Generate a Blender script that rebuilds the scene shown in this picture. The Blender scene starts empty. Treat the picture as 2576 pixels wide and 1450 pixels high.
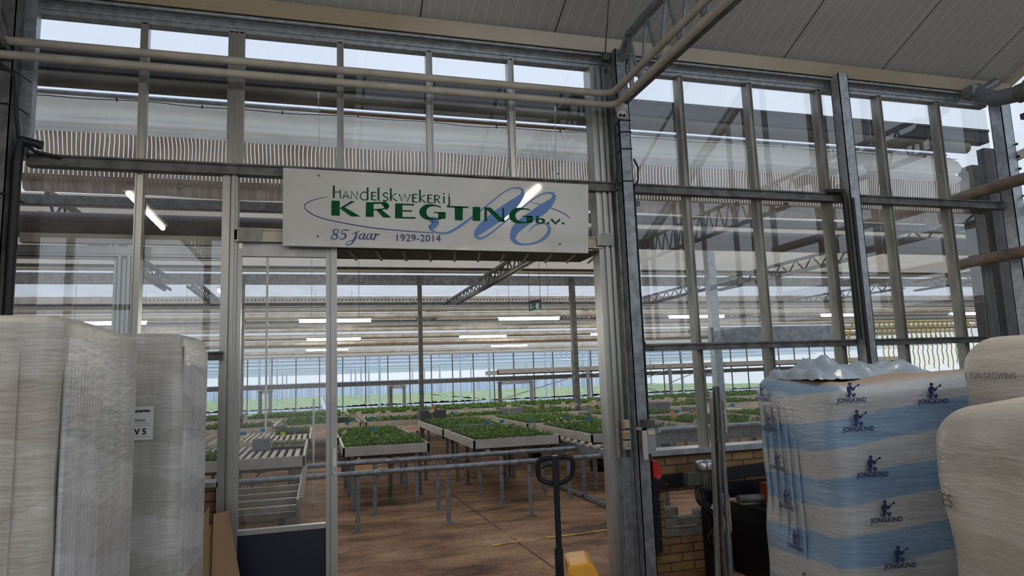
import bpy, math, random
from mathutils import Vector, Matrix
random.seed(7)
S = bpy.context.scene
COL = S.collection
W, H, F = 2576, 1450, 1698.4
YAW, PITCH, ROLL = .2830, .13169, -.03624
CAM = Vector((0, -5.6, 1.65))
# ------------------------------------------------------------------ camera
_f = Vector((math.sin(YAW)*math.cos(PITCH), math.cos(YAW)*math.cos(PITCH), math.sin(PITCH)))
_r = Vector((math.cos(YAW), -math.sin(YAW), 0)); _u = _r.cross(_f)
_r2 = _r*math.cos(ROLL) + _u*math.sin(ROLL); _u2 = -_r*math.sin(ROLL) + _u*math.cos(ROLL)
cd = bpy.data.cameras.new('camera'); cam = bpy.data.objects.new('camera', cd); COL.objects.link(cam)
cam.matrix_world = Matrix(((_r2.x, _u2.x, -_f.x, CAM.x), (_r2.y, _u2.y, -_f.y, CAM.y), (_r2.z, _u2.z, -_f.z, CAM.z), (0, 0, 0, 1)))
cd.sensor_width = 36; cd.lens = F/W*36; cd.clip_start = .05; cd.clip_end = 400
S.camera = cam
# ------------------------------------------------------------------ sky, exposure
w = bpy.data.worlds.new('overcast_sky'); S.world = w; w.use_nodes = True
nt = w.node_tree; bg = nt.nodes['Background']
tc = nt.nodes.new('ShaderNodeTexCoord'); sp = nt.nodes.new('ShaderNodeSeparateXYZ')
cr = nt.nodes.new('ShaderNodeValToRGB')
nt.links.new(tc.outputs['Generated'], sp.inputs[0]); nt.links.new(sp.outputs['Z'], cr.inputs[0])
cr.color_ramp.elements[0].position = 0.0; cr.color_ramp.elements[0].color = (.80, .86, .93, 1)
cr.color_ramp.elements[1].position = .8; cr.color_ramp.elements[1].color = (.66, .76, 1.0, 1)
nt.links.new(cr.outputs[0], bg.inputs[0]); bg.inputs[1].default_value = .80
S.view_settings.view_transform = 'Standard'; S.view_settings.look = 'None'
S.view_settings.exposure = 0.45; S.view_settings.gamma = 1.0; S.view_settings.use_curve_mapping = False
S.cycles.max_bounces = 10; S.cycles.transparent_max_bounces = 32; S.cycles.transmission_bounces = 6
S.cycles.diffuse_bounces = 5; S.cycles.caustics_reflective = False; S.cycles.caustics_refractive = False
S.cycles.use_denoising = True; S.cycles.sample_clamp_indirect = 4

# ------------------------------------------------------------------ helpers
def ray(px, py):
    return _r2*((px-W/2)/F) + _u2*((H/2-py)/F) + _f
def aty(px, py, Y=0.):
    r = ray(px, py); return CAM + r*((Y-CAM.y)/r.y)
def atz(px, py, Z=0.):
    r = ray(px, py); return CAM + r*((Z-CAM.z)/r.z)

class MB:
    def __init__(s): s.v = []; s.f = []; s.sm = []
    def add(s, v, f, smooth=False):
        n = len(s.v); s.v += [tuple(p) for p in v]; s.f += [tuple(i+n for i in q) for q in f]; s.sm += [smooth]*len(f); return s
    def box(s, x0, x1, y0, y1, z0, z1):
        v = [(x, y, z) for x in (x0, x1) for y in (y0, y1) for z in (z0, z1)]
        return s.add(v, [(0,1,3,2), (4,6,7,5), (0,4,5,1), (2,3,7,6), (0,2,6,4), (1,5,7,3)])
    def bar(s, a, b, w, h=None, up=(0,0,1), ext=0):
        h = h or w; a = Vector(a); b = Vector(b); d = (b-a).normalized(); a = a-d*ext; b = b+d*ext
        up = Vector(up)
        if abs(d.dot(up)) > .98: up = Vector((0,1,0))
        x = d.cross(up).normalized()*w/2; y = x.cross(d).normalized()*h/2
        v = [p+i*x+j*y for p in (a, b) for i, j in ((-1,-1), (1,-1), (1,1), (-1,1))]
        return s.add(v, [(0,1,2,3), (7,6,5,4), (0,4,5,1), (1,5,6,2), (2,6,7,3), (3,7,4,0)])
    def tube(s, pts, r, n=10, cap=True):
        pts = [Vector(p) for p in pts]; m = len(pts); rr = r if isinstance(r, (list, tuple)) else [r]*m
        V = []; x = None
        for i, p in enumerate(pts):
            d = ((pts[min(i+1, m-1)]-p).normalized() + (p-pts[max(i-1, 0)]).normalized())
            d = d.normalized() if d.length > 1e-6 else Vector((0,0,1))
            if x is None:
                x = d.cross(Vector((0,0,1)));  x = x if x.length > .05 else d.cross(Vector((0,1,0)))
            x = (x - d*x.dot(d)).normalized(); y = d.cross(x)
            for k in range(n):
                a = 2*math.pi*k/n; V.append(p + (x*math.cos(a)+y*math.sin(a))*rr[i])
        Fc = [(i*n+k, i*n+(k+1)%n, (i+1)*n+(k+1)%n, (i+1)*n+k) for i in range(m-1) for k in range(n)]
        s.add(V, Fc, True)
        if cap: s.add(V[:n], [tuple(range(n))[::-1]]); s.add(V[-n:], [tuple(range(n))])
        return s
    def lathe(s, c, prof, n=20, axis=(0,0,1)):
        ax = Vector(axis).normalized(); c = Vector(c)
        x = ax.cross(Vector((0,1,0))); x = x if x.length > .1 else ax.cross(Vector((1,0,0))); x.normalize(); y = ax.cross(x)
        V = [c + ax*z + (x*math.cos(2*math.pi*k/n)+y*math.sin(2*math.pi*k/n))*r for r, z in prof for k in range(n)]
        m = len(prof)
        return s.add(V, [(i*n+k, i*n+(k+1)%n, (i+1)*n+(k+1)%n, (i+1)*n+k) for i in range(m-1) for k in range(n)], True)
    def prism(s, poly, d):     # poly: list of 3D points, extruded by vector d
        d = Vector(d); n = len(poly); P = [Vector(p) for p in poly]
        return s.add(P+[p+d for p in P], [tuple(range(n))[::-1], tuple(range(n, 2*n))]+[(i, (i+1)%n, (i+1)%n+n, i+n) for i in range(n)])
    def build(s, name, m, parent=None, bevel=0):
        me = bpy.data.meshes.new(name); me.from_pydata(s.v, [], s.f); me.polygons.foreach_set('use_smooth', s.sm); me.update()
        o = bpy.data.objects.new(name, me); COL.objects.link(o)
        if m: me.materials.append(m)
        if parent:
            o.parent = parent; o.matrix_parent_inverse = Matrix.Translation(parent.location).inverted() if parent.type == 'EMPTY' else Matrix()
        if bevel:
            b = o.modifiers.new('bevel', 'BEVEL'); b.width = bevel; b.segments = 2; b.limit_method = 'ANGLE'
        return o
def tag(o, label=None, cat=None, group=None, kind=None):
    if label: o['label'] = label
    if cat: o['category'] = cat
    if group: o['group'] = group
    if kind: o['kind'] = kind
    return o
def thing(name, loc, label, cat, group=None):
    o = bpy.data.objects.new(name, None); COL.objects.link(o); o.location = loc; o.empty_display_size = .1
    return tag(o, label, cat, group)
def struct(o): o['kind'] = 'structure'; return o
def copy_tree(o, parent=None):
    c = o.copy(); COL.objects.link(c)
    if parent: c.parent = parent
    for ch in list(o.children): copy_tree(ch, c)
    return c

# ------------------------------------------------------------------ materials
def mat(name, c, rough=.6, metal=0., c2=None, scale=8., detail=5., contrast=(.35, .65), bump=0., bscale=None, stretch=(1,1,1), spec=.5, trans=0., coat=0., coord='Object'):
    m = bpy.data.materials.new(name); m.use_nodes = True; n = m.node_tree; L = n.links
    p = n.nodes['Principled BSDF']; p.inputs['Base Color'].default_value = (*c, 1); p.inputs['Roughness'].default_value = rough
    p.inputs['Metallic'].default_value = metal; p.inputs['Specular IOR Level'].default_value = spec
    if coat: p.inputs['Coat Weight'].default_value = coat; p.inputs['Coat Roughness'].default_value = .15
    if c2 or bump:
        t = n.nodes.new('ShaderNodeTexCoord'); mp = n.nodes.new('ShaderNodeMapping'); mp.inputs['Scale'].default_value = stretch
        L.new(t.outputs[coord], mp.inputs[0])
        nz = n.nodes.new('ShaderNodeTexNoise'); nz.inputs['Scale'].default_value = scale; nz.inputs['Detail'].default_value = detail
        L.new(mp.outputs[0], nz.inputs['Vector'])
        if c2:
            r = n.nodes.new('ShaderNodeValToRGB'); r.color_ramp.elements[0].position = contrast[0]; r.color_ramp.elements[1].position = contrast[1]
            r.color_ramp.elements[0].color = (*c, 1); r.color_ramp.elements[1].color = (*c2, 1)
            L.new(nz.outputs[0], r.inputs[0]); L.new(r.outputs[0], p.inputs['Base Color'])
        if bump:
            nb = nz
            if bscale:
                nb = n.nodes.new('ShaderNodeTexNoise'); nb.inputs['Scale'].default_value = bscale; nb.inputs['Detail'].default_value = 4; L.new(mp.outputs[0], nb.inputs['Vector'])
            b = n.nodes.new('ShaderNodeBump'); b.inputs['Strength'].default_value = bump; b.inputs['Distance'].default_value = .02
            L.new(nb.outputs[0], b.inputs['Height']); L.new(b.outputs[0], p.inputs['Normal'])
    if trans:
        o = n.nodes['Material Output']; tr = n.nodes.new('ShaderNodeBsdfTranslucent'); mx = n.nodes.new('ShaderNodeMixShader'); mx.inputs[0].default_value = trans
        src = p.inputs['Base Color']
        if src.is_linked: L.new(src.links[0].from_socket, tr.inputs[0])
        else: tr.inputs[0].default_value = (*c, 1)
        L.new(p.outputs[0], mx.inputs[1]); L.new(tr.outputs[0], mx.inputs[2]); L.new(mx.outputs[0], o.inputs[0])
    return m
def emat(name, c, s):
    m = bpy.data.materials.new(name); m.use_nodes = True; n = m.node_tree
    e = n.nodes.new('ShaderNodeEmission'); e.inputs[0].default_value = (*c, 1); e.inputs[1].default_value = s
    n.links.new(e.outputs[0], n.nodes['Material Output'].inputs[0]); return m
def glass(name, dirt=.07, tint=(.93, .96, .95), dcol=(.6, .58, .54), ref=1.0):
    """window glass: clear transmission, a Fresnel mirror and a film of dust."""
    m = bpy.data.materials.new(name); m.use_nodes = True; n = m.node_tree; L = n.links; n.nodes.remove(n.nodes['Principled BSDF'])
    o = n.nodes['Material Output']
    t = n.nodes.new('ShaderNodeBsdfTransparent'); t.inputs[0].default_value = (*tint, 1)
    g = n.nodes.new('ShaderNodeBsdfGlossy'); g.inputs['Roughness'].default_value = .01
    ge = n.nodes.new('ShaderNodeNewGeometry'); dt = n.nodes.new('ShaderNodeVectorMath'); dt.operation = 'DOT_PRODUCT'
    L.new(ge.outputs['Normal'], dt.inputs[0]); L.new(ge.outputs['Incoming'], dt.inputs[1])
    ab = n.nodes.new('ShaderNodeMath'); ab.operation = 'ABSOLUTE'; L.new(dt.outputs['Value'], ab.inputs[0])
    om = n.nodes.new('ShaderNodeMath'); om.operation = 'SUBTRACT'; om.inputs[0].default_value = 1; L.new(ab.outputs[0], om.inputs[1])
    pw = n.nodes.new('ShaderNodeMath'); pw.operation = 'POWER'; pw.inputs[1].default_value = 5; L.new(om.outputs[0], pw.inputs[0])
    mu = n.nodes.new('ShaderNodeMath'); mu.operation = 'MULTIPLY_ADD'; mu.inputs[1].default_value = .85; mu.inputs[2].default_value = .085*ref; mu.use_clamp = True
    L.new(pw.outputs[0], mu.inputs[0])
    m1 = n.nodes.new('ShaderNodeMixShader'); L.new(mu.outputs[0], m1.inputs[0]); L.new(t.outputs[0], m1.inputs[1]); L.new(g.outputs[0], m1.inputs[2])
    d = n.nodes.new('ShaderNodeBsdfDiffuse'); d.inputs[0].default_value = (*dcol, 1)
    tl = n.nodes.new('ShaderNodeBsdfTranslucent'); tl.inputs[0].default_value = (*dcol, 1)
    md = n.nodes.new('ShaderNodeMixShader'); md.inputs[0].default_value = .5; L.new(d.outputs[0], md.inputs[1]); L.new(tl.outputs[0], md.inputs[2])
    tcn = n.nodes.new('ShaderNodeTexCoord'); mp = n.nodes.new('ShaderNodeMapping'); mp.inputs['Scale'].default_value = (1, 1, .35)
    nz = n.nodes.new('ShaderNodeTexNoise'); nz.inputs['Scale'].default_value = 2.2; nz.inputs['Detail'].default_value = 8; nz.inputs['Roughness'].default_value = .7
    L.new(tcn.outputs['Object'], mp.inputs[0]); L.new(mp.outputs[0], nz.inputs['Vector'])
    mr = n.nodes.new('ShaderNodeMapRange'); mr.inputs[1].default_value = .35; mr.inputs[2].default_value = .75; mr.inputs[3].default_value = dirt*.4; mr.inputs[4].default_value = dirt*2
    L.new(nz.outputs[0], mr.inputs[0])
    m2 = n.nodes.new('ShaderNodeMixShader'); L.new(mr.outputs[0], m2.inputs[0]); L.new(m1.outputs[0], m2.inputs[1]); L.new(md.outputs[0], m2.inputs[2])
    L.new(m2.outputs[0], o.inputs[0]); return m

GALV = mat('galvanised_steel', (.20, .215, .23), .45, .55, (.34, .36, .38), 14, 6, bump=.05)
GALVD = mat('weathered_galvanised_steel', (.10, .10, .098), .6, .35, (.20, .20, .195), 9, 7, bump=.08)
GALVB = mat('bright_galvanised_steel', (.33, .36, .39), .4, .5, (.50, .53, .56), 16, 6, bump=.05)
ALU = mat('dull_aluminium', (.34, .335, .31), .38, .7, (.48, .47, .44), 5, 6, stretch=(1, 1, .2))
ALUD = mat('grimy_aluminium', (.20, .195, .175), .45, .5, (.36, .35, .31), 7, 7, stretch=(1, 1, .3))
CREAM = mat('cream_painted_steel', (.60, .54, .44), .5, 0, (.42, .36, .27), 5, 7, (.45, .8))
CREAMW = mat('cream_pipe_paint', (.50, .46, .40), .45, 0, (.36, .32, .26), 6, 5, (.4, .8))
PIPEB = mat('brown_stained_pipe', (.30, .22, .17), .6, 0, (.16, .12, .10), 5, 6)
BROWN = mat('rusty_brown_pipe', (.12, .085, .07), .6, .1, (.07, .055, .05), 4, 6)
WHITE = mat('white_painted_metal', (.72, .72, .69), .4)
PLASTICW = mat('white_plastic', (.72, .71, .67), .35)
BLACK = mat('black_rubber', (.012, .012, .014), .5)
BLACKP = mat('black_painted_steel', (.006, .006, .008), .4, spec=.3)
DARKG = mat('dark_grime', (.05, .048, .05), .6, 0, (.09, .085, .08), 6, 6)
CONC = mat('grey_concrete', (.17, .165, .15), .9, 0, (.26, .25, .22), 14, 8, bump=.4, bscale=60)
YEL = mat('yellow_orange_paint', (.80, .37, .03), .4, 0, (.6, .27, .03), 6, 6, (.5, .9))
RED = mat('red_plastic', (.42, .015, .02), .35)
ORANGE = mat('orange_plastic', (.80, .16, .06), .4)
BLUE = mat('blue_card', (.02, .22, .42), .5)
YELLOWC = mat('yellow_card', (.85, .70, .04), .5)
ORANGEC = mat('orange_card', (.85, .28, .07), .5)
PINKC = mat('pink_card', (.85, .25, .22), .5)
CREAMC = mat('pale_card', (.62, .52, .36), .5)
STICK = mat('yellow_stick', (.75, .52, .04), .5)
TRAYG = mat('grey_polystyrene', (.17, .18, .19), .8, 0, (.24, .25, .26), 60, 3)
NAVY = mat('dark_navy_panel', (.012, .016, .035), .35)
CARD = mat('brown_cardboard', (.36, .23, .12), .85, 0, (.28, .17, .09), 3, 6, stretch=(1, 1, .3))
BENCH = mat('bench_aluminium', (.58, .53, .46), .5, .1, (.46, .42, .36), 5, 5)
FARW = mat('pale_coated_steel', (.86, .90, .95), .5, 0)  # next greenhouse: distance haze put into the colour
FARB = mat('pale_blue_steel', (.52, .60, .68), .6, 0)  # bluish distance haze put into the colour
GREEN = mat('dark_green_leaves', (.04, .13, .018), .5, 0, (.22, .36, .07), 18, 3, (.35, .65), trans=.25)
GREENL = mat('light_green_crop', (.44, .54, .22), .8, 0, (.66, .72, .46), .8, 9, (.35, .7), spec=.1)  # far crop, lightened in colour to stand for haze
GREENM = mat('mid_green_crop', (.05, .16, .03), .7, 0, (.14, .30, .07), 5, 9, (.35, .65), bump=.6)
HOSE = mat('yellow_hose', (.80, .62, .06), .4)
CLOTH = mat('white_screen_cloth', (.93, .92, .89), .8, 0, (.74, .71, .65), 2.2, 8, (.5, .85), bump=.7, bscale=3.0, stretch=(.5, 1, 2), trans=.6)
SCREEN = mat('cream_screen_cloth', (.74, .64, .49), .85, 0, (.62, .53, .40), 1.1, 6, (.4, .7), trans=.6, stretch=(1, .3, 1))
SCREEN2 = mat('pale_screen_cloth', (.96, .94, .89), .85, 0, (.88, .85, .78), 1.1, 6, (.4, .7), trans=.78, stretch=(1, .3, 1))
LAMPE = emat('fluorescent_tube', (1.0, .90, .72), 45)
LAMPF = emat('fluorescent_tube_greenhouse', (1.0, .92, .76), 40)
G_CLEAR = glass('window_glass', .035, ref=.8)
G_SIDE = glass('dusty_window_glass', .07, ref=2.2)
G_DOOR = glass('door_glass', .035)
G_FAR = glass('far_glass', .02, (.94, .97, 1.0), ref=.03)
G_ROOF = glass('greenhouse_roof_glass', .16, (.85, .9, .92), (.8, .82, .84))

def clear_roof(name, c, f):
    m = bpy.data.materials.new(name); m.use_nodes = True; n = m.node_tree; n.nodes.remove(n.nodes['Principled BSDF'])
    a = n.nodes.new('ShaderNodeBsdfTransparent'); a.inputs[0].default_value = (*c, 1); b = n.nodes.new('ShaderNodeBsdfTranslucent'); b.inputs[0].default_value = (*c, 1)
    x = n.nodes.new('ShaderNodeMixShader'); x.inputs[0].default_value = f; n.links.new(a.outputs[0], x.inputs[1]); n.links.new(b.outputs[0], x.inputs[2]); n.links.new(x.outputs[0], n.nodes['Material Output'].inputs[0]); return m
FROOF = clear_roof('hazy_roof_glass', (1., 1., .98), .3)
def striped(name, c1, c2, pitch):     # woven shade screen: opaque brown bands between clear ones
    m = bpy.data.materials.new(name); m.use_nodes = True; n = m.node_tree; L = n.links; p = n.nodes['Principled BSDF']; o = n.nodes['Material Output']
    t = n.nodes.new('ShaderNodeTexCoord'); s = n.nodes.new('ShaderNodeSeparateXYZ'); L.new(t.outputs['Object'], s.inputs[0])
    nz = n.nodes.new('ShaderNodeTexNoise'); nz.inputs['Scale'].default_value = 1.1; nz.inputs['Detail'].default_value = 2; L.new(t.outputs['Object'], nz.inputs['Vector'])
    a = n.nodes.new('ShaderNodeMath'); a.operation = 'MULTIPLY_ADD'; a.inputs[1].default_value = .16; L.new(nz.outputs[0], a.inputs[0]); L.new(s.outputs['X'], a.inputs[2])
    b = n.nodes.new('ShaderNodeMath'); b.operation = 'DIVIDE'; b.inputs[1].default_value = pitch; L.new(a.outputs[0], b.inputs[0])
    f = n.nodes.new('ShaderNodeMath'); f.operation = 'FRACT'; L.new(b.outputs[0], f.inputs[0])
    g = n.nodes.new('ShaderNodeMath'); g.operation = 'GREATER_THAN'; g.inputs[1].default_value = .78; L.new(f.outputs[0], g.inputs[0])
    n2 = n.nodes.new('ShaderNodeTexNoise'); n2.inputs['Scale'].default_value = 3; n2.inputs['Detail'].default_value = 8; L.new(t.outputs['Object'], n2.inputs['Vector'])
    r = n.nodes.new('ShaderNodeValToRGB'); r.color_ramp.elements[0].color = (*c1, 1); r.color_ramp.elements[1].color = (*c2, 1); r.color_ramp.elements[0].position = .4; r.color_ramp.elements[1].position = .72
    L.new(n2.outputs[0], r.inputs[0]); L.new(r.outputs[0], p.inputs['Base Color']); p.inputs['Roughness'].default_value = .8
    tl = n.nodes.new('ShaderNodeBsdfTranslucent'); L.new(r.outputs[0], tl.inputs[0])
    m1 = n.nodes.new('ShaderNodeMixShader'); m1.inputs[0].default_value = .55; L.new(p.outputs[0], m1.inputs[1]); L.new(tl.outputs[0], m1.inputs[2])
    tr = n.nodes.new('ShaderNodeBsdfTransparent'); tr.inputs[0].default_value = (.72, .70, .66, 1)
    m2 = n.nodes.new('ShaderNodeMixShader'); L.new(g.outputs[0], m2.inputs[0]); L.new(m1.outputs[0], m2.inputs[1]); L.new(tr.outputs[0], m2.inputs[2]); L.new(m2.outputs[0], o.inputs[0])
    return m
STRIPE = striped('striped_shade_screen', (.46, .36, .28), (.27, .18, .13), .034)
STRIPE2 = mat('brown_shade_screen', (.46, .38, .31), .85, 0, (.30, .22, .17), 3, 8, trans=.45, stretch=(12, 1, .6))

def floor_mat():
    m = bpy.data.materials.new('brown_dirt_on_concrete'); m.use_nodes = True; n = m.node_tree; L = n.links; p = n.nodes['Principled BSDF']
    t = n.nodes.new('ShaderNodeTexCoord'); mp = n.nodes.new('ShaderNodeMapping'); mp.inputs['Scale'].default_value = (.6, 1.3, 1); mp.inputs['Rotation'].default_value = (0, 0, .12); L.new(t.outputs['Object'], mp.inputs[0])
    a = n.nodes.new('ShaderNodeTexNoise'); a.inputs['Scale'].default_value = 1.6; a.inputs['Detail'].default_value = 10; a.inputs['Roughness'].default_value = .65; L.new(mp.outputs[0], a.inputs['Vector'])
    r = n.nodes.new('ShaderNodeValToRGB'); e = r.color_ramp.elements; e[0].position = .34; e[0].color = (.075, .034, .015, 1); e[1].position = .68; e[1].color = (.50, .30, .15, 1)
    k = e.new(.5); k.color = (.30, .155, .07, 1); L.new(a.outputs[0], r.inputs[0])
    b = n.nodes.new('ShaderNodeTexNoise'); b.inputs['Scale'].default_value = 22; b.inputs['Detail'].default_value = 6; L.new(t.outputs['Object'], b.inputs['Vector'])
    mx = n.nodes.new('ShaderNodeMix'); mx.data_type = 'RGBA'; mx.blend_type = 'OVERLAY'; mx.inputs[0].default_value = .5; L.new(r.outputs[0], mx.inputs[6]); L.new(b.outputs[0], mx.inputs[7])
    L.new(mx.outputs[2], p.inputs['Base Color']); p.inputs['Roughness'].default_value = .75
    bp = n.nodes.new('ShaderNodeBump'); bp.inputs['Strength'].default_value = .5; bp.inputs['Distance'].default_value = .02; L.new(a.outputs[0], bp.inputs['Height']); L.new(bp.outputs[0], p.inputs['Normal'])
    return m
def brick_mat():
    m = bpy.data.materials.new('yellow_brown_brick'); m.use_nodes = True; n = m.node_tree; L = n.links; p = n.nodes['Principled BSDF']
    t = n.nodes.new('ShaderNodeTexCoord'); s = n.nodes.new('ShaderNodeSeparateXYZ'); L.new(t.outputs['Object'], s.inputs[0])
    c = n.nodes.new('ShaderNodeCombineXYZ'); L.new(s.outputs['X'], c.inputs[0]); L.new(s.outputs['Z'], c.inputs[1])
    b = n.nodes.new('ShaderNodeTexBrick'); L.new(c.outputs[0], b.inputs['Vector']); b.inputs['Scale'].default_value = 1; b.inputs['Brick Width'].default_value = .228; b.inputs['Row Height'].default_value = .075
    b.inputs['Mortar Size'].default_value = .007; b.inputs['Mortar Smooth'].default_value = .2; b.inputs['Color1'].default_value = (.33, .20, .085, 1); b.inputs['Color2'].default_value = (.22, .125, .055, 1); b.inputs['Mortar'].default_value = (.085, .06, .045, 1)
    z = n.nodes.new('ShaderNodeTexNoise'); z.inputs['Scale'].default_value = 5; z.inputs['Detail'].default_value = 8; L.new(t.outputs['Object'], z.inputs['Vector'])
    mx = n.nodes.new('ShaderNodeMix'); mx.data_type = 'RGBA'; mx.blend_type = 'OVERLAY'; mx.inputs[0].default_value = .7; L.new(b.outputs[0], mx.inputs[6]); L.new(z.outputs[0], mx.inputs[7]); L.new(mx.outputs[2], p.inputs['Base Color'])
    p.inputs['Roughness'].default_value = .85
    bp = n.nodes.new('ShaderNodeBump'); bp.inputs['Strength'].default_value = .8; bp.inputs['Distance'].default_value = .01; bp.invert = True; L.new(b.outputs['Fac'], bp.inputs['Height']); L.new(bp.outputs[0], p.inputs['Normal'])
    return m
def roof_mat():
    m = bpy.data.materials.new('white_corrugated_roof_panel'); m.use_nodes = True; n = m.node_tree; L = n.links; p = n.nodes['Principled BSDF']
    t = n.nodes.new('ShaderNodeTexCoord'); s = n.nodes.new('ShaderNodeSeparateXYZ'); L.new(t.outputs['Object'], s.inputs[0])
    def band(pitch, off, wdt):
        a = n.nodes.new('ShaderNodeMath'); a.operation = 'ADD'; a.inputs[1].default_value = 50*pitch-off; L.new(s.outputs['X'], a.inputs[0])
        b = n.nodes.new('ShaderNodeMath'); b.operation = 'DIVIDE'; b.inputs[1].default_value = pitch; L.new(a.outputs[0], b.inputs[0])
        f = n.nodes.new('ShaderNodeMath'); f.operation = 'FRACT'; L.new(b.outputs[0], f.inputs[0])
        g = n.nodes.new('ShaderNodeMath'); g.operation = 'LESS_THAN'; g.inputs[1].default_value = wdt; L.new(f.outputs[0], g.inputs[0]); return g
    seam = band(1.245, .85, .009); rib = band(.1245, .05, .07)
    m1 = n.nodes.new('ShaderNodeMix'); m1.data_type = 'RGBA'; m1.inputs[6].default_value = (.50, .51, .51, 1); m1.inputs[7].default_value = (.66, .67, .67, 1); L.new(rib.outputs[0], m1.inputs[0])
    m2 = n.nodes.new('ShaderNodeMix'); m2.data_type = 'RGBA'; m2.inputs[7].default_value = (.02, .02, .02, 1); L.new(seam.outputs[0], m2.inputs[0]); L.new(m1.outputs[2], m2.inputs[6]); L.new(m2.outputs[2], p.inputs['Base Color'])
    p.inputs['Roughness'].default_value = .55; return m
PIPEC = mat('light_cream_pipe', (.84, .79, .68), .5, 0, (.60, .50, .38), 3, 6)
FLOOR = floor_mat(); BRICK = brick_mat(); ROOF = roof_mat()
# worn yellow paint: patches where it has rubbed off
YLINE = mat('worn_yellow_line', (.36, .21, .10), .8, 0, (.72, .42, .06), 4, 9, (.36, .52))
def wrap_mat(name, base, band, logo_free=True, pitch=.22, slope=.25, spec=.6, brown=None, trans=0.):
    """stretch film wound in slanting overlapping bands"""
    m = bpy.data.materials.new(name); m.use_nodes = True; n = m.node_tree; L = n.links; p = n.nodes['Principled BSDF']
    t = n.nodes.new('ShaderNodeTexCoord'); s = n.nodes.new('ShaderNodeSeparateXYZ'); L.new(t.outputs['Object'], s.inputs[0])
    nz = n.nodes.new('ShaderNodeTexNoise'); nz.inputs['Scale'].default_value = 1.2; nz.inputs['Detail'].default_value = 3; L.new(t.outputs['Object'], nz.inputs['Vector'])
    a = n.nodes.new('ShaderNodeMath'); a.operation = 'MULTIPLY_ADD'; a.inputs[1].default_value = -slope; L.new(s.outputs['X'], a.inputs[0]); L.new(s.outputs['Z'], a.inputs[2])
    a2 = n.nodes.new('ShaderNodeMath'); a2.operation = 'MULTIPLY_ADD'; a2.inputs[1].default_value = slope*.7; L.new(s.outputs['Y'], a2.inputs[0]); L.new(a.outputs[0], a2.inputs[2])
    b = n.nodes.new('ShaderNodeMath'); b.operation = 'MULTIPLY_ADD'; b.inputs[1].default_value = .10; L.new(nz.outputs[0], b.inputs[0]); L.new(a2.outputs[0], b.inputs[2])
    d = n.nodes.new('ShaderNodeMath'); d.operation = 'DIVIDE'; d.inputs[1].default_value = pitch; L.new(b.outputs[0], d.inputs[0])
    f = n.nodes.new('ShaderNodeMath'); f.operation = 'FRACT'; L.new(d.outputs[0], f.inputs[0])
    r = n.nodes.new('ShaderNodeValToRGB'); e = r.color_ramp.elements; r.color_ramp.interpolation = 'LINEAR'
    e[0].position = 0; e[0].color = (*base, 1); e[1].position = 1; e[1].color = (*base, 1)
    for pos, c in ((.47, base), (.50, band), (.97, band)):
        k = e.new(pos); k.color = (*c, 1)
    L.new(f.outputs[0], r.inputs[0])
    c1 = n.nodes.new('ShaderNodeMath'); c1.operation = 'MULTIPLY_ADD'; c1.inputs[1].default_value = slope*1.6; L.new(s.outputs['X'], c1.inputs[0]); L.new(s.outputs['Z'], c1.inputs[2])
    c2 = n.nodes.new('ShaderNodeMath'); c2.operation = 'MULTIPLY_ADD'; c2.inputs[1].default_value = .22; L.new(nz.outputs[0], c2.inputs[0]); L.new(c1.outputs[0], c2.inputs[2])
    c3 = n.nodes.new('ShaderNodeMath'); c3.operation = 'DIVIDE'; c3.inputs[1].default_value = pitch*1.7; L.new(c2.outputs[0], c3.inputs[0])
    c4 = n.nodes.new('ShaderNodeMath'); c4.operation = 'FRACT'; L.new(c3.outputs[0], c4.inputs[0])
    c5 = n.nodes.new('ShaderNodeMath'); c5.operation = 'LESS_THAN'; c5.inputs[1].default_value = .38; L.new(c4.outputs[0], c5.inputs[0])
    c6 = n.nodes.new('ShaderNodeMath'); c6.operation = 'MULTIPLY'; c6.inputs[1].default_value = .16 if not brown else .05; L.new(c5.outputs[0], c6.inputs[0])
    m0 = n.nodes.new('ShaderNodeMix'); m0.data_type = 'RGBA'; m0.inputs[7].default_value = (.80, .80, .79, 1); L.new(c6.outputs[0], m0.inputs[0]); L.new(r.outputs[0], m0.inputs[6]); r = None
    z2 = n.nodes.new('ShaderNodeTexNoise'); z2.inputs['Scale'].default_value = 3; z2.inputs['Detail'].default_value = 9; z2.inputs['Roughness'].default_value = .65
    mp = n.nodes.new('ShaderNodeMapping'); mp.inputs['Scale'].default_value = (1.2, 1.2, 1.0) if brown else (4, 4, .4); L.new(t.outputs['Object'], mp.inputs[0]); L.new(mp.outputs[0], z2.inputs['Vector'])
    mx = n.nodes.new('ShaderNodeMix'); mx.data_type = 'RGBA'; mx.blend_type = 'OVERLAY'; mx.inputs[0].default_value = .35 if brown else .5; L.new(m0.outputs[2], mx.inputs[6]); L.new(z2.outputs[0], mx.inputs[7])
    last = mx.outputs[2]
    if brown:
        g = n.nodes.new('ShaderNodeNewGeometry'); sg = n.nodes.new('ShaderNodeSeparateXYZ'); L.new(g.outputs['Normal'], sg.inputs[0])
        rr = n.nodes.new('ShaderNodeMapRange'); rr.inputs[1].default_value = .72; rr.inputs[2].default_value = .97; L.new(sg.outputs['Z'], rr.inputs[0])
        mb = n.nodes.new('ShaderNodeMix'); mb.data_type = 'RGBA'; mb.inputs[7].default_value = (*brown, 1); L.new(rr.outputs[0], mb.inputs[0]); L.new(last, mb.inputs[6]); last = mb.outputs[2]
    L.new(last, p.inputs['Base Color'])
    p.inputs['Roughness'].default_value = .42; p.inputs['Specular IOR Level'].default_value = spec
    p.inputs['Coat Weight'].default_value = .5; p.inputs['Coat Roughness'].default_value = .18
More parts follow.
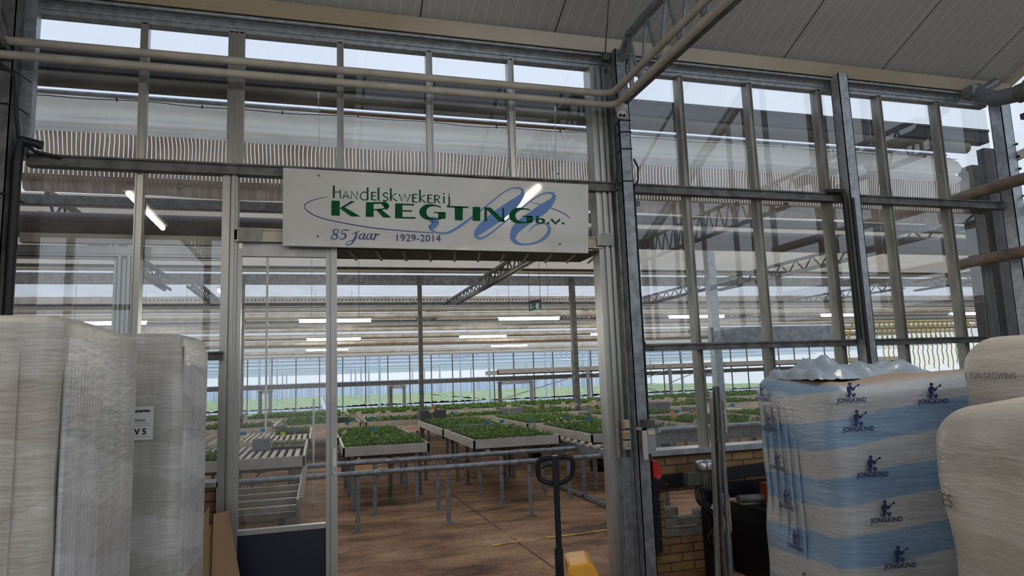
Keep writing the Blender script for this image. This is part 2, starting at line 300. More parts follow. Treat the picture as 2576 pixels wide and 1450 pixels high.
    z3 = n.nodes.new('ShaderNodeTexNoise'); z3.inputs['Scale'].default_value = 5; z3.inputs['Detail'].default_value = 5; z3.inputs['Roughness'].default_value = .6
    mq = n.nodes.new('ShaderNodeMapping'); mq.inputs['Scale'].default_value = (1.0, 1.0, 6); L.new(t.outputs['Object'], mq.inputs[0]); L.new(mq.outputs[0], z3.inputs['Vector'])
    bp = n.nodes.new('ShaderNodeBump'); bp.inputs['Strength'].default_value = .32; bp.inputs['Distance'].default_value = .03; L.new(z3.outputs[0], bp.inputs['Height'])
    bp2 = n.nodes.new('ShaderNodeBump'); bp2.inputs['Strength'].default_value = .25; bp2.inputs['Distance'].default_value = .01; L.new(f.outputs[0], bp2.inputs['Height']); L.new(bp.outputs[0], bp2.inputs['Normal'])
    L.new(bp2.outputs[0], p.inputs['Normal']); L.new(bp2.outputs[0], p.inputs['Coat Normal'])
    return m
WRAPL = wrap_mat('clear_film_over_beige_trays', (.40, .365, .30), (.46, .43, .375), pitch=.46, slope=-.32)
WRAPM = wrap_mat('clear_film_over_grey_trays', (.41, .405, .38), (.48, .475, .455), pitch=.40, slope=-.28)
WRAPS = wrap_mat('clear_film_over_pale_side', (.44, .44, .44), (.53, .535, .54), pitch=.42, slope=.30)  # sky reflection on the film is put into this paler tone
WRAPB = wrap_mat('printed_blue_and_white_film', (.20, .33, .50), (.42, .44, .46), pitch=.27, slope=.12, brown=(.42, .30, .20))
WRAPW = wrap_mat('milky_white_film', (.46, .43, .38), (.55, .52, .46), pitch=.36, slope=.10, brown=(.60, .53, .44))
BAGF = mat('crumpled_clear_film', (.36, .42, .49), .3, 0, (.28, .36, .46), 4, 6, bump=.5, bscale=9, coat=.6)

# ------------------------------------------------------------------ hall and ground
XL, XR = -6.0, 7.62
ZH = -.09      # the hall floor lies a little lower; a shallow ramp leads up into the greenhouse
pr = [(-1.2, ZH), (.25, ZH), (1.7, 0), (28.6, 0), (28.6, -.2), (-1.2, -.2)]
struct(MB().prism([(-12, y, z) for y, z in pr], (46, 0, 0)).build('floor', FLOOR))
struct(MB().box(-30, 34, -40, -1.2, -.2, ZH).build('floor_hall', mat('pale_hall_concrete', (.42, .38, .33), .8, 0, (.32, .28, .23), 1.5, 8)))  # unseen floor behind the camera, made pale to bounce light
struct(MB().box(-16, 46, 28.6, 92, -.06, -.005).build('ground_beyond', mat('pale_growing_floor', (.70, .70, .76), .8, 0, (.60, .60, .68), .5, 5)))  # far floor, its colour paled for haze
def gz(y): return 4.75-.456*y
v = MB()
v.add([(XL, -.02, gz(-.02)), (XR, -.02, gz(-.02)), (XR, -4.4, gz(-4.4)), (XL, -4.4, gz(-4.4)), (XL, -.02, gz(-.02)+.08), (XR, -.02, gz(-.02)+.08), (XR, -4.4, gz(-4.4)+.08), (XL, -4.4, gz(-4.4)+.08)],
      [(0,1,2,3), (7,6,5,4), (0,4,5,1), (1,5,6,2), (2,6,7,3), (3,7,4,0)])
struct(v.build('ceiling', ROOF))
zr = gz(-4.4)
struct(MB().add([(XL, -4.4, zr), (.6, -4.4, zr), (.6, -8.8, 4.75), (XL, -8.8, 4.75)], [(0,1,2,3)]).build('ceiling_rear_slope', ROOF))
struct(MB().add([(.6, -4.4, zr), (XR, -4.4, zr), (XR, -8.8, 4.75), (.6, -8.8, 4.75)], [(0,1,2,3)]).build('window_roof_slope', glass('dusty_roof_glass', .25, dcol=(.85, .86, .86))))  # unseen glazing, added so more sky light reaches the hall
v = MB()
for i in range(6, 13): v.bar((XL+1.12*i, -4.4, zr), (XL+1.12*i, -8.8, 4.75), .04, .05)
struct(v.build('trim_roof_bars', GALVB))  # bars of the added glazing
struct(MB().box(XL-.1, XL, -8.8, 0, ZH, 4.7).build('wall_left', mat('pale_wall_panel', (.45, .46, .46), .7)))
# eaves trim above the glass
struct(MB().box(XL, XR-.06, -.16, -.02, 4.63, 4.76).box(XL, XR-.06, -.17, -.155, 4.61, 4.645).build('trim_eaves', mat('dirty_cream_eaves', (.40, .32, .22), .55, 0, (.60, .53, .43), .28, 9, (.42, .58)), bevel=.006))
struct(MB().box(XL, 7.3, -.10, .02, 4.585, 4.628).box(XL, 7.3, -.06, .03, 4.50, 4.585).tube([(XL, -.13, 4.60), (7.0, -.13, 4.60)], .016, 8).box(XL, 7.4, -.075, -.055, 4.535, 4.55).build('trim_top_rail', GALVB))
# front wall: brick plinths and sills
bz = .93
struct(MB().box(XL, -.70, -.06, .10, ZH, bz).build('wall_front_plinth_by_stacks', BRICK))
ox0, ox1, oz0, oz1 = 2.93, 4.15, .20, .60
b = MB(); b.box(2.60, ox0, -.06, .10, ZH, bz).box(ox0, ox1, -.06, .10, ZH, oz0).box(ox0, ox1, -.06, .10, oz1, bz).box(ox1, XR, -.06, .10, ZH, bz)
struct(b.build('wall_front_plinth_by_machine', BRICK))
struct(MB().box(2.78, XR, -.10, .12, bz, bz+.035).box(2.78, 3.95, -.105, -.085, bz-.012, bz+.03).build('trim_sill_machine_side', GALVB))
struct(MB().box(XL, -.70, -.10, .12, bz, bz+.035).build('trim_sill_stack_side', GALV))
# mullions
def mull(name, x, z0, z1, wd=.045, m=ALU, grooves=1, y0=-.06, y1=.03):
    b = MB().box(x-wd/2, x+wd/2, y0, y1, z0, z1)
    k = max(1, grooves)
    for i in range(k+1):
        xx = x-wd/2 + wd*i/k; b.box(xx-.005, xx+.005, y0-.012, y0+.002, z0, z1)
    return struct(b.build(name, m))
n = 0
for x, wd, g in ((-4.4, .045, 1), (-3.6, .045, 1), (-2.75, .045, 1), (-1.30, .045, 1), (-.63, .115, 3), (.18, .045, 1), (.93, .045, 1), (1.67, .045, 1), (3.385, .045, 1), (4.165, .045, 1), (5.0, .05, 1), (5.78, .045, 1), (6.57, .05, 1)):
    n += 1; mull('trim_mullion_upper_%d' % n, x, 3.34, 4.51, wd, ALU if x < 3 else ALUD, g)
for x, wd, g in ((-4.4, .045, 1), (-3.6, .045, 1), (-2.75, .045, 1), (-1.30, .045, 1), (3.385, .045, 1), (4.165, .045, 1), (5.0, .05, 1), (5.78, .045, 1), (6.57, .05, 1)):
    n += 1; mull('trim_mullion_middle_%d' % n, x, 1.88, 3.34, wd, ALU if x < 3 else ALUD, g)
for x in (-4.4, -3.6, -2.75, -1.30, 3.39, 4.165, 5.0, 5.78, 6.57):
    n += 1; mull('trim_mullion_lower_%d' % n, x, .96, 1.87, .05, ALUD, 1)
def rail(name, x0, x1, z0, z1, m=GALVD):
    return struct(MB().box(x0, x1, -.12, -.06, z0, z1).box(x0, x1, -.14, -.05, z1-.008, z1+.006).box(x0, x1, -.14, -.05, z0-.006, z0+.008).box(x0, x1, -.06, .03, z0+.02, z1-.01).build(name, m))
rail('trim_mid_rail_sign_side', -2.02, 2.62, 3.30, 3.375)
rail('trim_mid_rail_beyond_column', -4.6, -2.18, 3.30, 3.375)
rail('trim_mid_rail_glass_side', 2.74, 5.12, 3.30, 3.372)
rail('trim_mid_rail_pipe_side', 5.22, 7.3, 3.30, 3.37)
rail('trim_low_rail_glass_side', 2.74, 7.3, 1.845, 1.895)
rail('trim_low_rail_stack_side', -2.02, -.68, 1.865, 1.915)
rail('trim_low_rail_beyond_column', -4.6, -2.18, 1.865, 1.915)
# door jambs
struct(MB().box(-.71, -.655, -.10, .06, ZH, 3.32).box(-.645, -.60, -.10, .06, ZH, 3.32).box(-.66, -.64, -.07, .05, ZH, 3.32).box(-.632, -.618, -.115, -.09, ZH, 3.32).build('trim_jamb_door', ALU))
b = MB()
for i, (x, d) in enumerate(((2.44, .10), (2.475, .085), (2.50, .11), (2.53, .08), (2.56, .105))): b.box(x-.014, x+.014, -d, .05, 0.9 if i > 2 else ZH, 4.5)
b.box(2.43, 2.57, -.07, .04, .9, 4.5)
struct(b.build('trim_jamb_opening', ALU))
struct(MB().box(2.49, 2.60, -.12, .04, ZH, .93).box(2.505, 2.53, -.135, -.11, ZH, .93).build('trim_jamb_foot', GALV))
struct(MB().box(-.62, 2.46, -.10, .0, 2.775, 2.865).box(-.62, 2.46, -.115, -.09, 2.86, 2.872).box(-.62, 2.46, -.115, -.09, 2.768, 2.78).build('trim_header_beam', CREAM))
struct(MB().box(-.58, -.42, -.122, -.09, 2.765, 2.875).build('trim_header_plate', ALUD))
struct(MB().box(2.40, 2.56, -.13, -.09, 2.79, 2.90).build('trim_header_plate_by_jamb', ALUD))
struct(MB().box(-2.1, -.70, .05, .12, 2.765, 2.835).build('trim_header_beam_behind_glass', CREAM))
# panes
def pane(name, x0, x1, z0, z1, m=G_CLEAR, y=-.005):
    return struct(MB().add([(x0, y, z0), (x1, y, z0), (x1, y, z1), (x0, y, z1)], [(0,1,2,3)]).build(name, m))
n = 0
ux = [-4.6, -3.6, -2.75, -1.30, -.63, .18, .93, 1.67, 2.44]
for a, c in zip(ux, ux[1:]): n += 1; pane('window_%d' % n, a, c, 3.34, 4.50)
rx = [2.72, 3.385, 4.165, 5.0, 5.78, 6.57, 7.35]
for a, c in zip(rx, rx[1:]): n += 1; pane('window_%d' % n, a, c, 3.34, 4.50, G_SIDE)
for a, c in zip([-4.6, -3.6, -2.75, -1.30], [-3.6, -2.75, -1.30, -.68]): n += 1; pane('window_%d' % n, a, c, 1.89, 3.33, G_SIDE)
for a, c in zip(rx, rx[1:]): n += 1; pane('window_%d' % n, a, c, 1.87, 3.33, G_SIDE)
for a, c in zip([-4.6, -3.6, -2.75, -1.30], [-3.6, -2.75, -1.30, -.70]): n += 1; pane('window_%d' % n, a, c, .96, 1.88)
for a, c in zip(rx, rx[1:]): n += 1; pane('window_%d' % n, a, c, .96, 1.85, G_CLEAR)
n += 1; pane('window_%d' % n, -.60, 2.44, 2.87, 3.33, G_CLEAR)
# glazed door leaf with a dark kick panel
dr = thing('door_1', (-.58, -.03, 0), 'glazed aluminium door with dark navy kick panel beside the wide opening', 'door'); dr['kind'] = 'structure'
b = MB().box(-.60, -.565, -.075, -.01, -.07, 2.70).box(-.565, .15, -.06, -.01, 2.70, 2.765).box(-.60, .15, -.07, -.02, 2.66, 2.72)
b.box(.065, .095, -.08, -.01, -.07, 2.70).box(.10, .15, -.09, .0, -.07, 2.765).box(.09, .105, -.065, -.02, -.07, 2.70)
b.box(-.565, .065, -.07, -.015, .565, .60)
b.build('door_frame', ALU, dr)
MB().add([(-.565, -.04, .60), (.067, -.04, .60), (.067, -.04, 2.67), (-.565, -.04, 2.67)], [(0,1,2,3)]).build('pane', G_DOOR, dr)
MB().box(-.565, .067, -.055, -.03, -.07, .565).build('kick_panel', NAVY, dr)
MB().box(.115, .14, -.115, -.088, 1.02, 1.16).lathe((.128, -.10, .97), [(0, 0), (.012, 0), (.012, .02), (0, .02)], 8, (0, -1, 0)).build('door_latch', PLASTICW, dr)
struct(MB().box(-.62, .12, -.07, -.03, 1.49, 1.525).build('trim_door_bar', GALVD)) if False else None

# side wall of the hall: opaque foot, tall glazing above
struct(MB().box(XR, XR+.06, -12, .1, ZH, 2.35).build('wall_right', mat('grey_side_panel', (.16, .16, .16), .7)))
k = 0
for y in [-.9, -2.0, -3.1, -4.2, -5.3, -6.4, -7.5, -8.6, -9.7]:
    k += 1; struct(MB().box(XR-.03, XR+.05, y-.03, y+.03, 2.35, 4.75+min(.456*-y, .456*(8.8+y)) if y > -8.8 else 4.75).build('trim_side_mullion_%d' % k, GALV))
struct(MB().box(XR-.04, XR+.05, -12, 0, 3.25, 3.33).box(XR-.04, XR+.05, -12, 0, 2.33, 2.42).build('trim_side_rail', GALV))
struct(MB().bar((XR-.02, 0, 4.78), (XR-.02, -4.4, zr+.03), .09, .16).bar((XR-.02, -4.4, zr+.03), (XR-.02, -8.8, 4.78), .09, .16).build('trim_side_verge', CREAM))
n += 1; struct(MB().add([(XR+.02, 0, 2.4), (XR+.02, -8.8, 2.4), (XR+.02, -8.8, 4.78), (XR+.02, -4.4, zr), (XR+.02, 0, 4.78)], [(0,1,2,3,4)]).build('window_%d' % n, G_CLEAR))
# rear frames of the hall, seen as reflections
for i, y in enumerate((-8.8,)):
    struct(MB().box(XL, XR, y-.1, y+.1, 4.6, 4.8).box(XL, XR, y-.05, y+.05, 3.2, 3.3).build('trim_rear_rail', GALV))
for x in (-4.5, -2.1, .3, 2.7, 5.1, 7.5):
    struct(MB().box(x-.06, x+.06, -8.86, -8.74, ZH, 4.6).build('trim_rear_post', GALV))

# ------------------------------------------------------------------ steel columns of the hall
def hsec(b, x0, x1, y0, y1, z0, z1, lip=.03):
    """C-section column with its lips"""
    b.box(x0, x1, y0, y0+.008, z0, z1); b.box(x0, x0+.008, y0, y1, z0, z1); b.box(x1-.008, x1, y0, y1, z0, z1)
    b.box(x0, x0+lip, y1-.008, y1, z0, z1); b.box(x1-lip, x1, y1-.008, y1, z0, z1); return b
c = thing('steel_column', (-2.14, -.15, 0), 'dark weathered steel column beside the wrapped stacks, with black downpipe', 'column')
hsec(MB(), -2.22, -2.09, -.26, -.10, ZH, 4.6).build('column_body', GALVD, c)
MB().tube([(-2.05, -.20, ZH), (-2.05, -.20, 3.30), (-2.02, -.22, 3.45), (-1.90, -.20, 3.42)], .034, 10).build('downpipe', BLACK, c)
MB().box(-2.10, -2.01, -.12, -.04, 3.35, 4.6).build('column_flange', GALVB, c)
MB().bar((-2.10, -.25, 4.06), (-2.40, -.30, 5.1), .03, .02).build('brace', GALVD, c)
b = MB()
for z in (3.95, 3.70, 3.05): b.tube([(-2.23, -.265, z), (-2.08, -.27, z-.01), (-2.0, -.18, z-.05)], .006, 5)
b.build('cable_tie', BLACK, c)
MB().box(-2.33, -2.22, -.25, -.24, 3.60, 3.80).box(-2.42, -2.25, -.25, -.22, 3.74, 3.80).build('bracket', GALVD, c)
MB().tube([(-2.5, -.6, 4.5), (-2.34, -.35, 4.2), (-2.20, -.28, 4.0), (-2.08, -.27, 3.92), (-2.06, -.25, 3.7), (-2.04, -.22, 3.45), (-1.95, -.18, 3.38), (-1.8, -.13, 3.36)], .013, 7).build('black_cable', BLACK, c)
MB().tube([(-2.27, -.25, 3.0), (-2.27, -.25, 3.38), (-2.25, -.25, 3.46), (-2.20, -.25, 3.50)], .022, 8).build('conduit', GALVD, c)

c = thing('steel_column', (2.68, -.15, 0), 'galvanised steel column with cameras and switch boxes beside the sign', 'column')
hsec(MB(), 2.625, 2.735, -.24, -.12, ZH, 4.62).box(2.60, 2.62, -.14, .03, ZH, 4.5).build('column_body', GALV, c)
b = MB()
for z in (3.80, 3.45): b.lathe((2.70, -.245, z), [(0, -.01), (.016, -.01), (.016, .005), (0, .005)][::-1], 8, (0, -1, 0))
b.build('bolt', GALVB, c)
b = MB()
for z in (3.93, 3.82, 3.66, 3.36): b.tube([(2.615, -.2, z-.03), (2.62, -.25, z), (2.74, -.25, z+.005)], .005, 5)
b.build('cable_tie', BLACK, c)
MB().tube([(2.60, -.2, 3.9), (2.59, -.22, 3.7), (2.60, -.2, 3.5), (2.58, -.2, 3.36), (2.56, -.18, 3.1)], .008, 6).tube([(2.75, -.2, 3.30), (2.79, -.22, 3.38), (2.80, -.22, 3.50), (2.76, -.22, 3.58)], .010, 6).tube([(2.755, -.2, 1.0), (2.755, -.2, 3.3)], .012, 6).build('black_cable', BLACK, c)
MB().tube([(2.76, -.2, 1.93), (2.78, -.22, 1.86), (2.83, -.22, 1.84), (2.83, -.22, 1.88)], .008, 6).build('loose_cable', BROWN, c)

c = thing('steel_column', (5.17, -.15, 0), 'galvanised steel column standing in the middle of the wide glass wall', 'column')
hsec(MB(), 5.11, 5.23, -.24, -.12, ZH, 4.62).build('column_body', GALVB, c)
MB().tube([(5.075, -.2, 1.9), (5.075, -.2, 3.30), (5.06, -.2, 3.38), (5.0, -.16, 3.39), (4.9, -.15, 3.385)], .026, 8).tube([(5.12, -.25, 1.0), (5.12, -.25, 3.3)], .018, 6).build('downpipe', BLACK, c)
c = thing('steel_column', (7.36, -.15, 0), 'galvanised steel column at the far corner, crossed by brown pipes', 'column')
hsec(MB(), 7.27, 7.41, -.24, -.10, ZH, 4.62).box(7.41, 7.50, -.14, -.05, ZH, 4.6).build('column_body', GALVB, c)
MB().bar((7.40, -.15, 3.85), (7.60, -.5, 3.98), .05, .09).build('side_strut', GALVB, c)
MB().bar((7.40, -.15, 3.45), (7.60, -.9, 3.2), .02, .02).build('thin_strut', GALV, c)
b = MB()
for z in (4.0, 3.86, 3.72): b.lathe((7.40, -.25, z), [(.014, 0), (.014, .02), (0, .02)], 6, (0, -1, 0))
b.build('bolt', BLACK, c)
# greenhouse-side dark end post behind the corner
c = thing('end_post', (7.8, .8, 0), 'dark brown end post inside the greenhouse near the corner column', 'post')
MB().box(7.92, 8.35, .70, .9, 0, 4.1).box(7.90, 8.2, .5, .6, 0, 4.25).build('post_body', DARKG, c)
b = MB()
for x in (7.76, 7.80, 7.85): b.tube([(x, .62, 0), (x, .62, 3.4)], .016, 6)
b.build('conduit', BLACK, c)

# brown pipes running out through the corner
for z, lab in ((3.50, 'upper'), (2.75, 'lower')):
    MBp = MB().tube([(7.02, .3, z-.02), (7.03, -.1, z), (7.06, -3.5, z+.02)], .062, 14).tube([(7.028, -.25, z), (7.030, -.30, z)], .070, 14)
    tag(MBp.build('brown_pipe', PIPEB), lab+' brown heating pipe passing through the glass by the corner column', 'pipe', 'pipes through the corner')
t = thing('drain_pipe', (7.1, -.35, 4.5), 'thick grey drain pipe with elbow under the roof corner', 'pipe')
MB().tube([(6.95, -.22, 4.60), (6.93, -.30, 4.50), (6.97, -.42, 4.42), (7.05, -.62, 4.40), (7.12, -1.2, 4.44), (7.2, -3.0, 4.5)], .085, 16).build('pipe_body', mat('grey_pvc', (.16, .18, .20), .35), t)
MB().tube([(7.045, -.60, 4.40), (7.06, -.68, 4.402)], .098, 16).build('collar', GALVD, t)
MB().box(6.82, 7.0, -.30, -.16, 4.50, 4.62).tube([(7.0, -.25, 4.58), (7.12, -.35, 4.66)], .05, 10).build('gutter_outlet', GALV, t)
tag(MB().bar((7.0, -.9, 1.7), (7.3, -1.6, 2.3), .03, .12).build('sloping_beam', NAVY), 'dark sloping beam rising behind the tallest milky wrapped stack', 'beam')
def chain(x, y, z0, z1, lab, name='chain', r=.012):
    b = MB(); z = z1; i = 0
    while z > z0:
        p = [Vector((x + (r*math.cos(a) if i % 2 else 0), y + (0 if i % 2 else r*math.cos(a)), z-.02+.022*math.sin(a))) for a in [k*math.pi/3 for k in range(7)]]
        b.tube(p, .0035, 4, False); z -= .034; i += 1
    return tag(b.build(name, GALVD), lab, 'chain')
chain(6.72, .12, 3.46, 4.16, 'rusty chain hanging behind the glass next to the corner')
chain(6.95, .3, 2.8, 3.38, 'short chain hanging under the upper brown pipe')

# ------------------------------------------------------------------ overhead pipes, truss, rods
def elbow_pipe(z, x0, xe, y, lab):
    p = [(x0, y, z), (xe-.10, y, z), (xe-.03, y-.015, z), (xe+.015, y-.06, z), (xe+.02, y-.13, z), (xe+.02, -6.5, z+.02)]
    return tag(MB().tube(p, .031, 12).tube([(xe+.02, y-.30, z), (xe+.02, y-.315, z)], .036, 10).build('heating_pipe', CREAMW), lab, 'pipe', 'cream pipes under the eaves')
elbow_pipe(4.145, -5, 2.52, -.30, 'upper cream heating pipe crossing the top windows')
elbow_pipe(4.04, -5, 2.55, -.30, 'lower cream heating pipe crossing the top windows')
def truss(x, y0, y1, zb, zt, lab, m=GALV, name='roof_truss'):
    t = thing(name, (x, y0, zb), lab, 'truss', 'hall roof trusses')
    MB().bar((x, y0, zb), (x, y1, zb), .06, .06).build('bottom_chord', GALVD, t)
    MB().bar((x, y0-.25, zt), (x, y1, zt), .06, .05).bar((x, y0, zt-.18), (x, y0-.25, zt), .06, .05).build('top_chord', m, t)
    b = MB(); y = y0-.25; s = .34
    b.bar((x, y, zb), (x, y, zt), .035, .03)
    while y-s > y1:
        b.bar((x, y, zt), (x, y-s/2, zb), .022, .02); b.bar((x, y-s/2, zb), (x, y-s, zt), .022, .02); y -= s
    b.build('lattice', GALV, t)
    return t
truss(2.68, -.18, -8.7, 4.11, 4.66, 'galvanised lattice truss running overhead from the column by the sign')
truss(-2.14, -.18, -8.7, 4.11, 4.66, 'galvanised lattice truss running overhead from the column by the wrapped trays')
truss(7.2, -.5, -8.7, 4.20, 4.66, 'galvanised lattice truss beside the glazed side wall')
a, c_ = aty(1522, 138, -.18), Vector((2.2, -1.3, gz(-1.3)-.01))
tag(MB().tube([a, c_], .006, 6).box(a.x-.03, a.x+.03, a.y-.03, a.y+.03, a.z-.06, a.z).build('tie_rod', GALVD), 'thin dark tie rod slanting from the roof to the column top', 'rod')

# hall tube lamps (their reflections show in the glass and on the sign)
def lamp(x, y0, y1, z, lab, grp='tube lamps of the hall', along='y', e=LAMPE, name='tube_lamp', r=.032):
    t = thing(name, (x, y0, z), lab, 'lamp', grp)
    if along == 'y':
        MB().box(x-.06, x+.06, y0, y1, z+.03, z+.08).build('housing', WHITE, t)
        MB().tube([(x, y0+.03, z), (x, y1-.03, z)], r, 8).build('tube', e, t)
    else:
        MB().box(y0, y1, x-.05, x+.05, z+.03, z+.07).build('housing', WHITE, t)
        MB().tube([(y0+.02, x, z), (y1-.02, x, z)], r, 8).build('tube', e, t)
        for q in (y0+.25, y1-.25): MB().tube([(q, x, z+.06), (q, x, 4.13 if x < 9.5 else 4.28)], .004, 4).build('hanger', GALVD, t)
    return t
lamp(-2.13, -4.9, -3.0, 3.95, 'tube lamp reflected in the glass over the wrapped trays')
lamp(-2.25, -13.1, -11.5, 3.95, 'distant tube lamp reflected beside the door jamb')
lamp(2.62, -4.05, -2.40, 3.97, 'tube lamp reflected on the white sign')
lamp(2.62, -8.4, -6.8, 3.97, 'second tube lamp behind the one reflected on the sign')

# ------------------------------------------------------------------ security camera
t = thing('security_camera', (2.75, -.28, 4.0), 'white turret security camera on the column top', 'camera')
cc = aty(1563, 283, -.28)
MB().lathe(cc+Vector((0, 0, .012)), [(0, .055), (.052, .055), (.057, .045), (.055, .02), (.045, .0), (0, 0)], 24, (.1, .1, 1)).build('camera_base', PLASTICW, t)
MB().lathe(cc+Vector((.0, 0, -.02)), [(.043*math.sin(a), .043*math.cos(a)) for a in [k*math.pi/10 for k in range(11)]], 20, (0, -.6, .8)).build('camera_ball', PLASTICW, t)
d = Vector((-.1, -.86, -.5)).normalized()
MB().lathe(cc+Vector((.012, 0, -.02))+d*.040, [(.0, .006), (.013, .006), (.015, 0), (.0, 0)], 14, d).lathe(cc+Vector((-.018, .003, -.02))+d*.036, [(.0, .008), (.012, .008), (.014, 0)], 14, d).build('lens', BLACKP, t)

# ------------------------------------------------------------------ the sign
SY = -.175
sg = thing('sign_board', (1.03, SY, 3.05), 'long white company sign with green and blue lettering over the opening', 'sign')
P0, P1, P2, P3 = [aty(*p, SY) for p in ((712, 422), (1480, 465), (1480, 637), (711, 618))]
SIGNW = mat('white_sign_panel', (.62, .61, .57), .45, 0, (.55, .54, .50), 3, 6, coat=1.0); SIGNW.node_tree.nodes['Principled BSDF'].inputs['Coat Roughness'].default_value = .06
MB().prism([P0, P3, P2, P1], (0, .028, 0)).build('board', SIGNW, sg)
SG = mat('dark_green_print', (.004, .085, .03), .6, spec=.1); SB = mat('blue_print', (.15, .27, .55), .6, spec=.2); SN = mat('navy_print', (.015, .02, .20), .4)
def cpx(x, y):      # reading of the sign face
    return 700 + x/3.22, 400 + y/3.22
lay = [SY-.001]
def stroke(pts, wd, m, name='lettering', b=None, k=1.):
    """flat ribbon along points on the sign face; wd in face units (a number or one per point)"""
    own = b is None; b = b or MB(); n = len(pts); ws = wd if isinstance(wd, (list, tuple)) else [wd]*n
    L_, R_ = [], []
    for i, (x, y) in enumerate(pts):
        ax, ay = pts[max(i-1, 0)]; bx, by = pts[min(i+1, n-1)]; dx, dy = bx-ax, by-ay; l = math.hypot(dx, dy) or 1
        nx, ny = -dy/l*ws[i]/2, dx/l*ws[i]/2
        L_.append(aty(*cpx(x+nx, y+ny), lay[0])); R_.append(aty(*cpx(x-nx, y-ny), lay[0]))
    b.add(L_+R_, [(i, i+1, n+i+1, n+i) for i in range(n-1)])
    return b
def smooth(pts, k=8):
    out = []; n = len(pts); dim = len(pts[0])
    for i in range(n-1):
        p0, p1, p2, p3 = pts[max(i-1, 0)], pts[i], pts[i+1], pts[min(i+2, n-1)]
        for j in range(k):
            t = j/k; out.append(tuple(.5*(2*p1[d]+(p2[d]-p0[d])*t+(2*p0[d]-5*p1[d]+4*p2[d]-p3[d])*t*t+(3*p1[d]-p0[d]-3*p2[d]+p3[d])*t**3) for d in range(dim)))
    out.append(tuple(pts[-1])); return out
def sstroke(p, m=None, b=None, k=8):
    q = smooth(p, k); return stroke([(a[0], a[1]) for a in q], [max(.6, a[2]) for a in q], m, b=b)
def fin(b, name, m, lift=.0015):
    o = b.build(name, m, sg); lay[0] -= .0006; return o
# thin navy ellipse
b = MB()
sstroke([(403, 308, 4), (300, 328, 6), (228, 360, 7), (214, 393, 7), (250, 432, 8), (340, 476, 8), (520, 518, 8), (760, 558, 8), (1000, 582, 8), (1258, 600, 6)], b=b)
fin(b, 'navy_arc', SN); b = MB()
sstroke([(2040, 352, 3), (2130, 372, 6), (2230, 405, 7), (2310, 440, 7), (2350, 468, 6), (2364, 480, 5)], b=b)
fin(b, 'navy_arc', SN)
# pale blue script initials
b = MB()
sstroke([(1225, 510, 10), (1250, 493, 50), (1272, 515, 62), (1250, 545, 50), (1222, 545, 20)], b=b)
sstroke([(1220, 535, 12), (1240, 575, 16), (1300, 600, 12), (1380, 596, 18), (1480, 540, 22), (1580, 465, 16), (1700, 370, 12), (1820, 275, 10), (1890, 240, 10), (1950, 236, 14), (1978, 256, 22), (1970, 300, 40), (1900, 370, 80), (1780, 460, 95), (1670, 545, 80), (1612, 600, 50), (1610, 632, 26), (1650, 643, 16), (1730, 595, 14), (1830, 515, 12), (1960, 410, 12), (2060, 330, 12), (2140, 285, 12), (2200, 274, 14), (2232, 290, 22), (2225, 330, 40), (2150, 400, 80), (2040, 475, 80), (1945, 550, 75), (1905, 610, 55), (1910, 660, 36), (1960, 690, 18), (2040, 690, 14), (2120, 665, 22), (2180, 615, 28), (2196, 565, 24), (2175, 530, 16), (2130, 522, 12), (2070, 545, 10), (2030, 588, 6)], b=b, k=7)
fin(b, 'blue_script_initials', SB)
# HANDELSKWEKERIJ thin green capitals
b = MB()
def pl(w_, *ps):
    for p in ps: stroke(p, w_*1.25+1.2, None, b=b)
T, B_ = 3, 9
pl(11, [(450, 214), (450, 318)], ); pl(5, [(450, 268), (503, 268)], [(503, 252), (503, 320)])
pl(5, [(522, 322), (548, 258), (573, 322)], [(530, 302), (566, 304)]); pl(5, [(590, 324), (590, 260), (640, 328), (640, 262)])
pl(5, smooth([(725, 275), (690, 268), (668, 290), (668, 315), (690, 332), (725, 330)])); pl(10, [(724, 230), (724, 332)])
pl(9, [(757, 268), (757, 332)]); pl(5, [(757, 270), (795, 272)], [(757, 298), (788, 300)], [(757, 330), (797, 334)])
pl(10, [(812, 232), (812, 332)]); pl(5, [(812, 334), (826, 336)])
pl(6, smooth([(888, 282), (868, 274), (852, 286), (858, 302), (880, 312), (888, 326), (874, 338), (848, 334)]))
pl(10, [(912, 238), (912, 340)]); pl(6, [(955, 278), (914, 308), (962, 342)])
pl(6, [(980, 284), (1000, 342), (1026, 284), (1048, 346), (1070, 286)])
pl(9, [(1090, 286), (1090, 350)]); pl(5, [(1090, 288), (1126, 290)], [(1090, 314), (1120, 316)], [(1090, 348), (1130, 352)])
pl(10, [(1148, 250), (1148, 352)]); pl(6, [(1186, 292), (1150, 320), (1196, 356)])
pl(9, [(1214, 290), (1214, 356)]); pl(5, [(1214, 292), (1250, 294)], [(1214, 318), (1244, 320)], [(1214, 354), (1254, 357)])
pl(8, [(1268, 292), (1268, 358)]); pl(5, smooth([(1268, 294), (1296, 298), (1306, 312), (1290, 326), (1268, 326)]), [(1282, 328), (1312, 360)])
pl(8, [(1342, 300), (1342, 360)], [(1342, 276), (1342, 287)], [(1384, 282), (1384, 293)]); pl(8, smooth([(1384, 302), (1386, 350), (1384, 374), (1366, 384)]))
fin(b, 'green_small_capitals', SG)
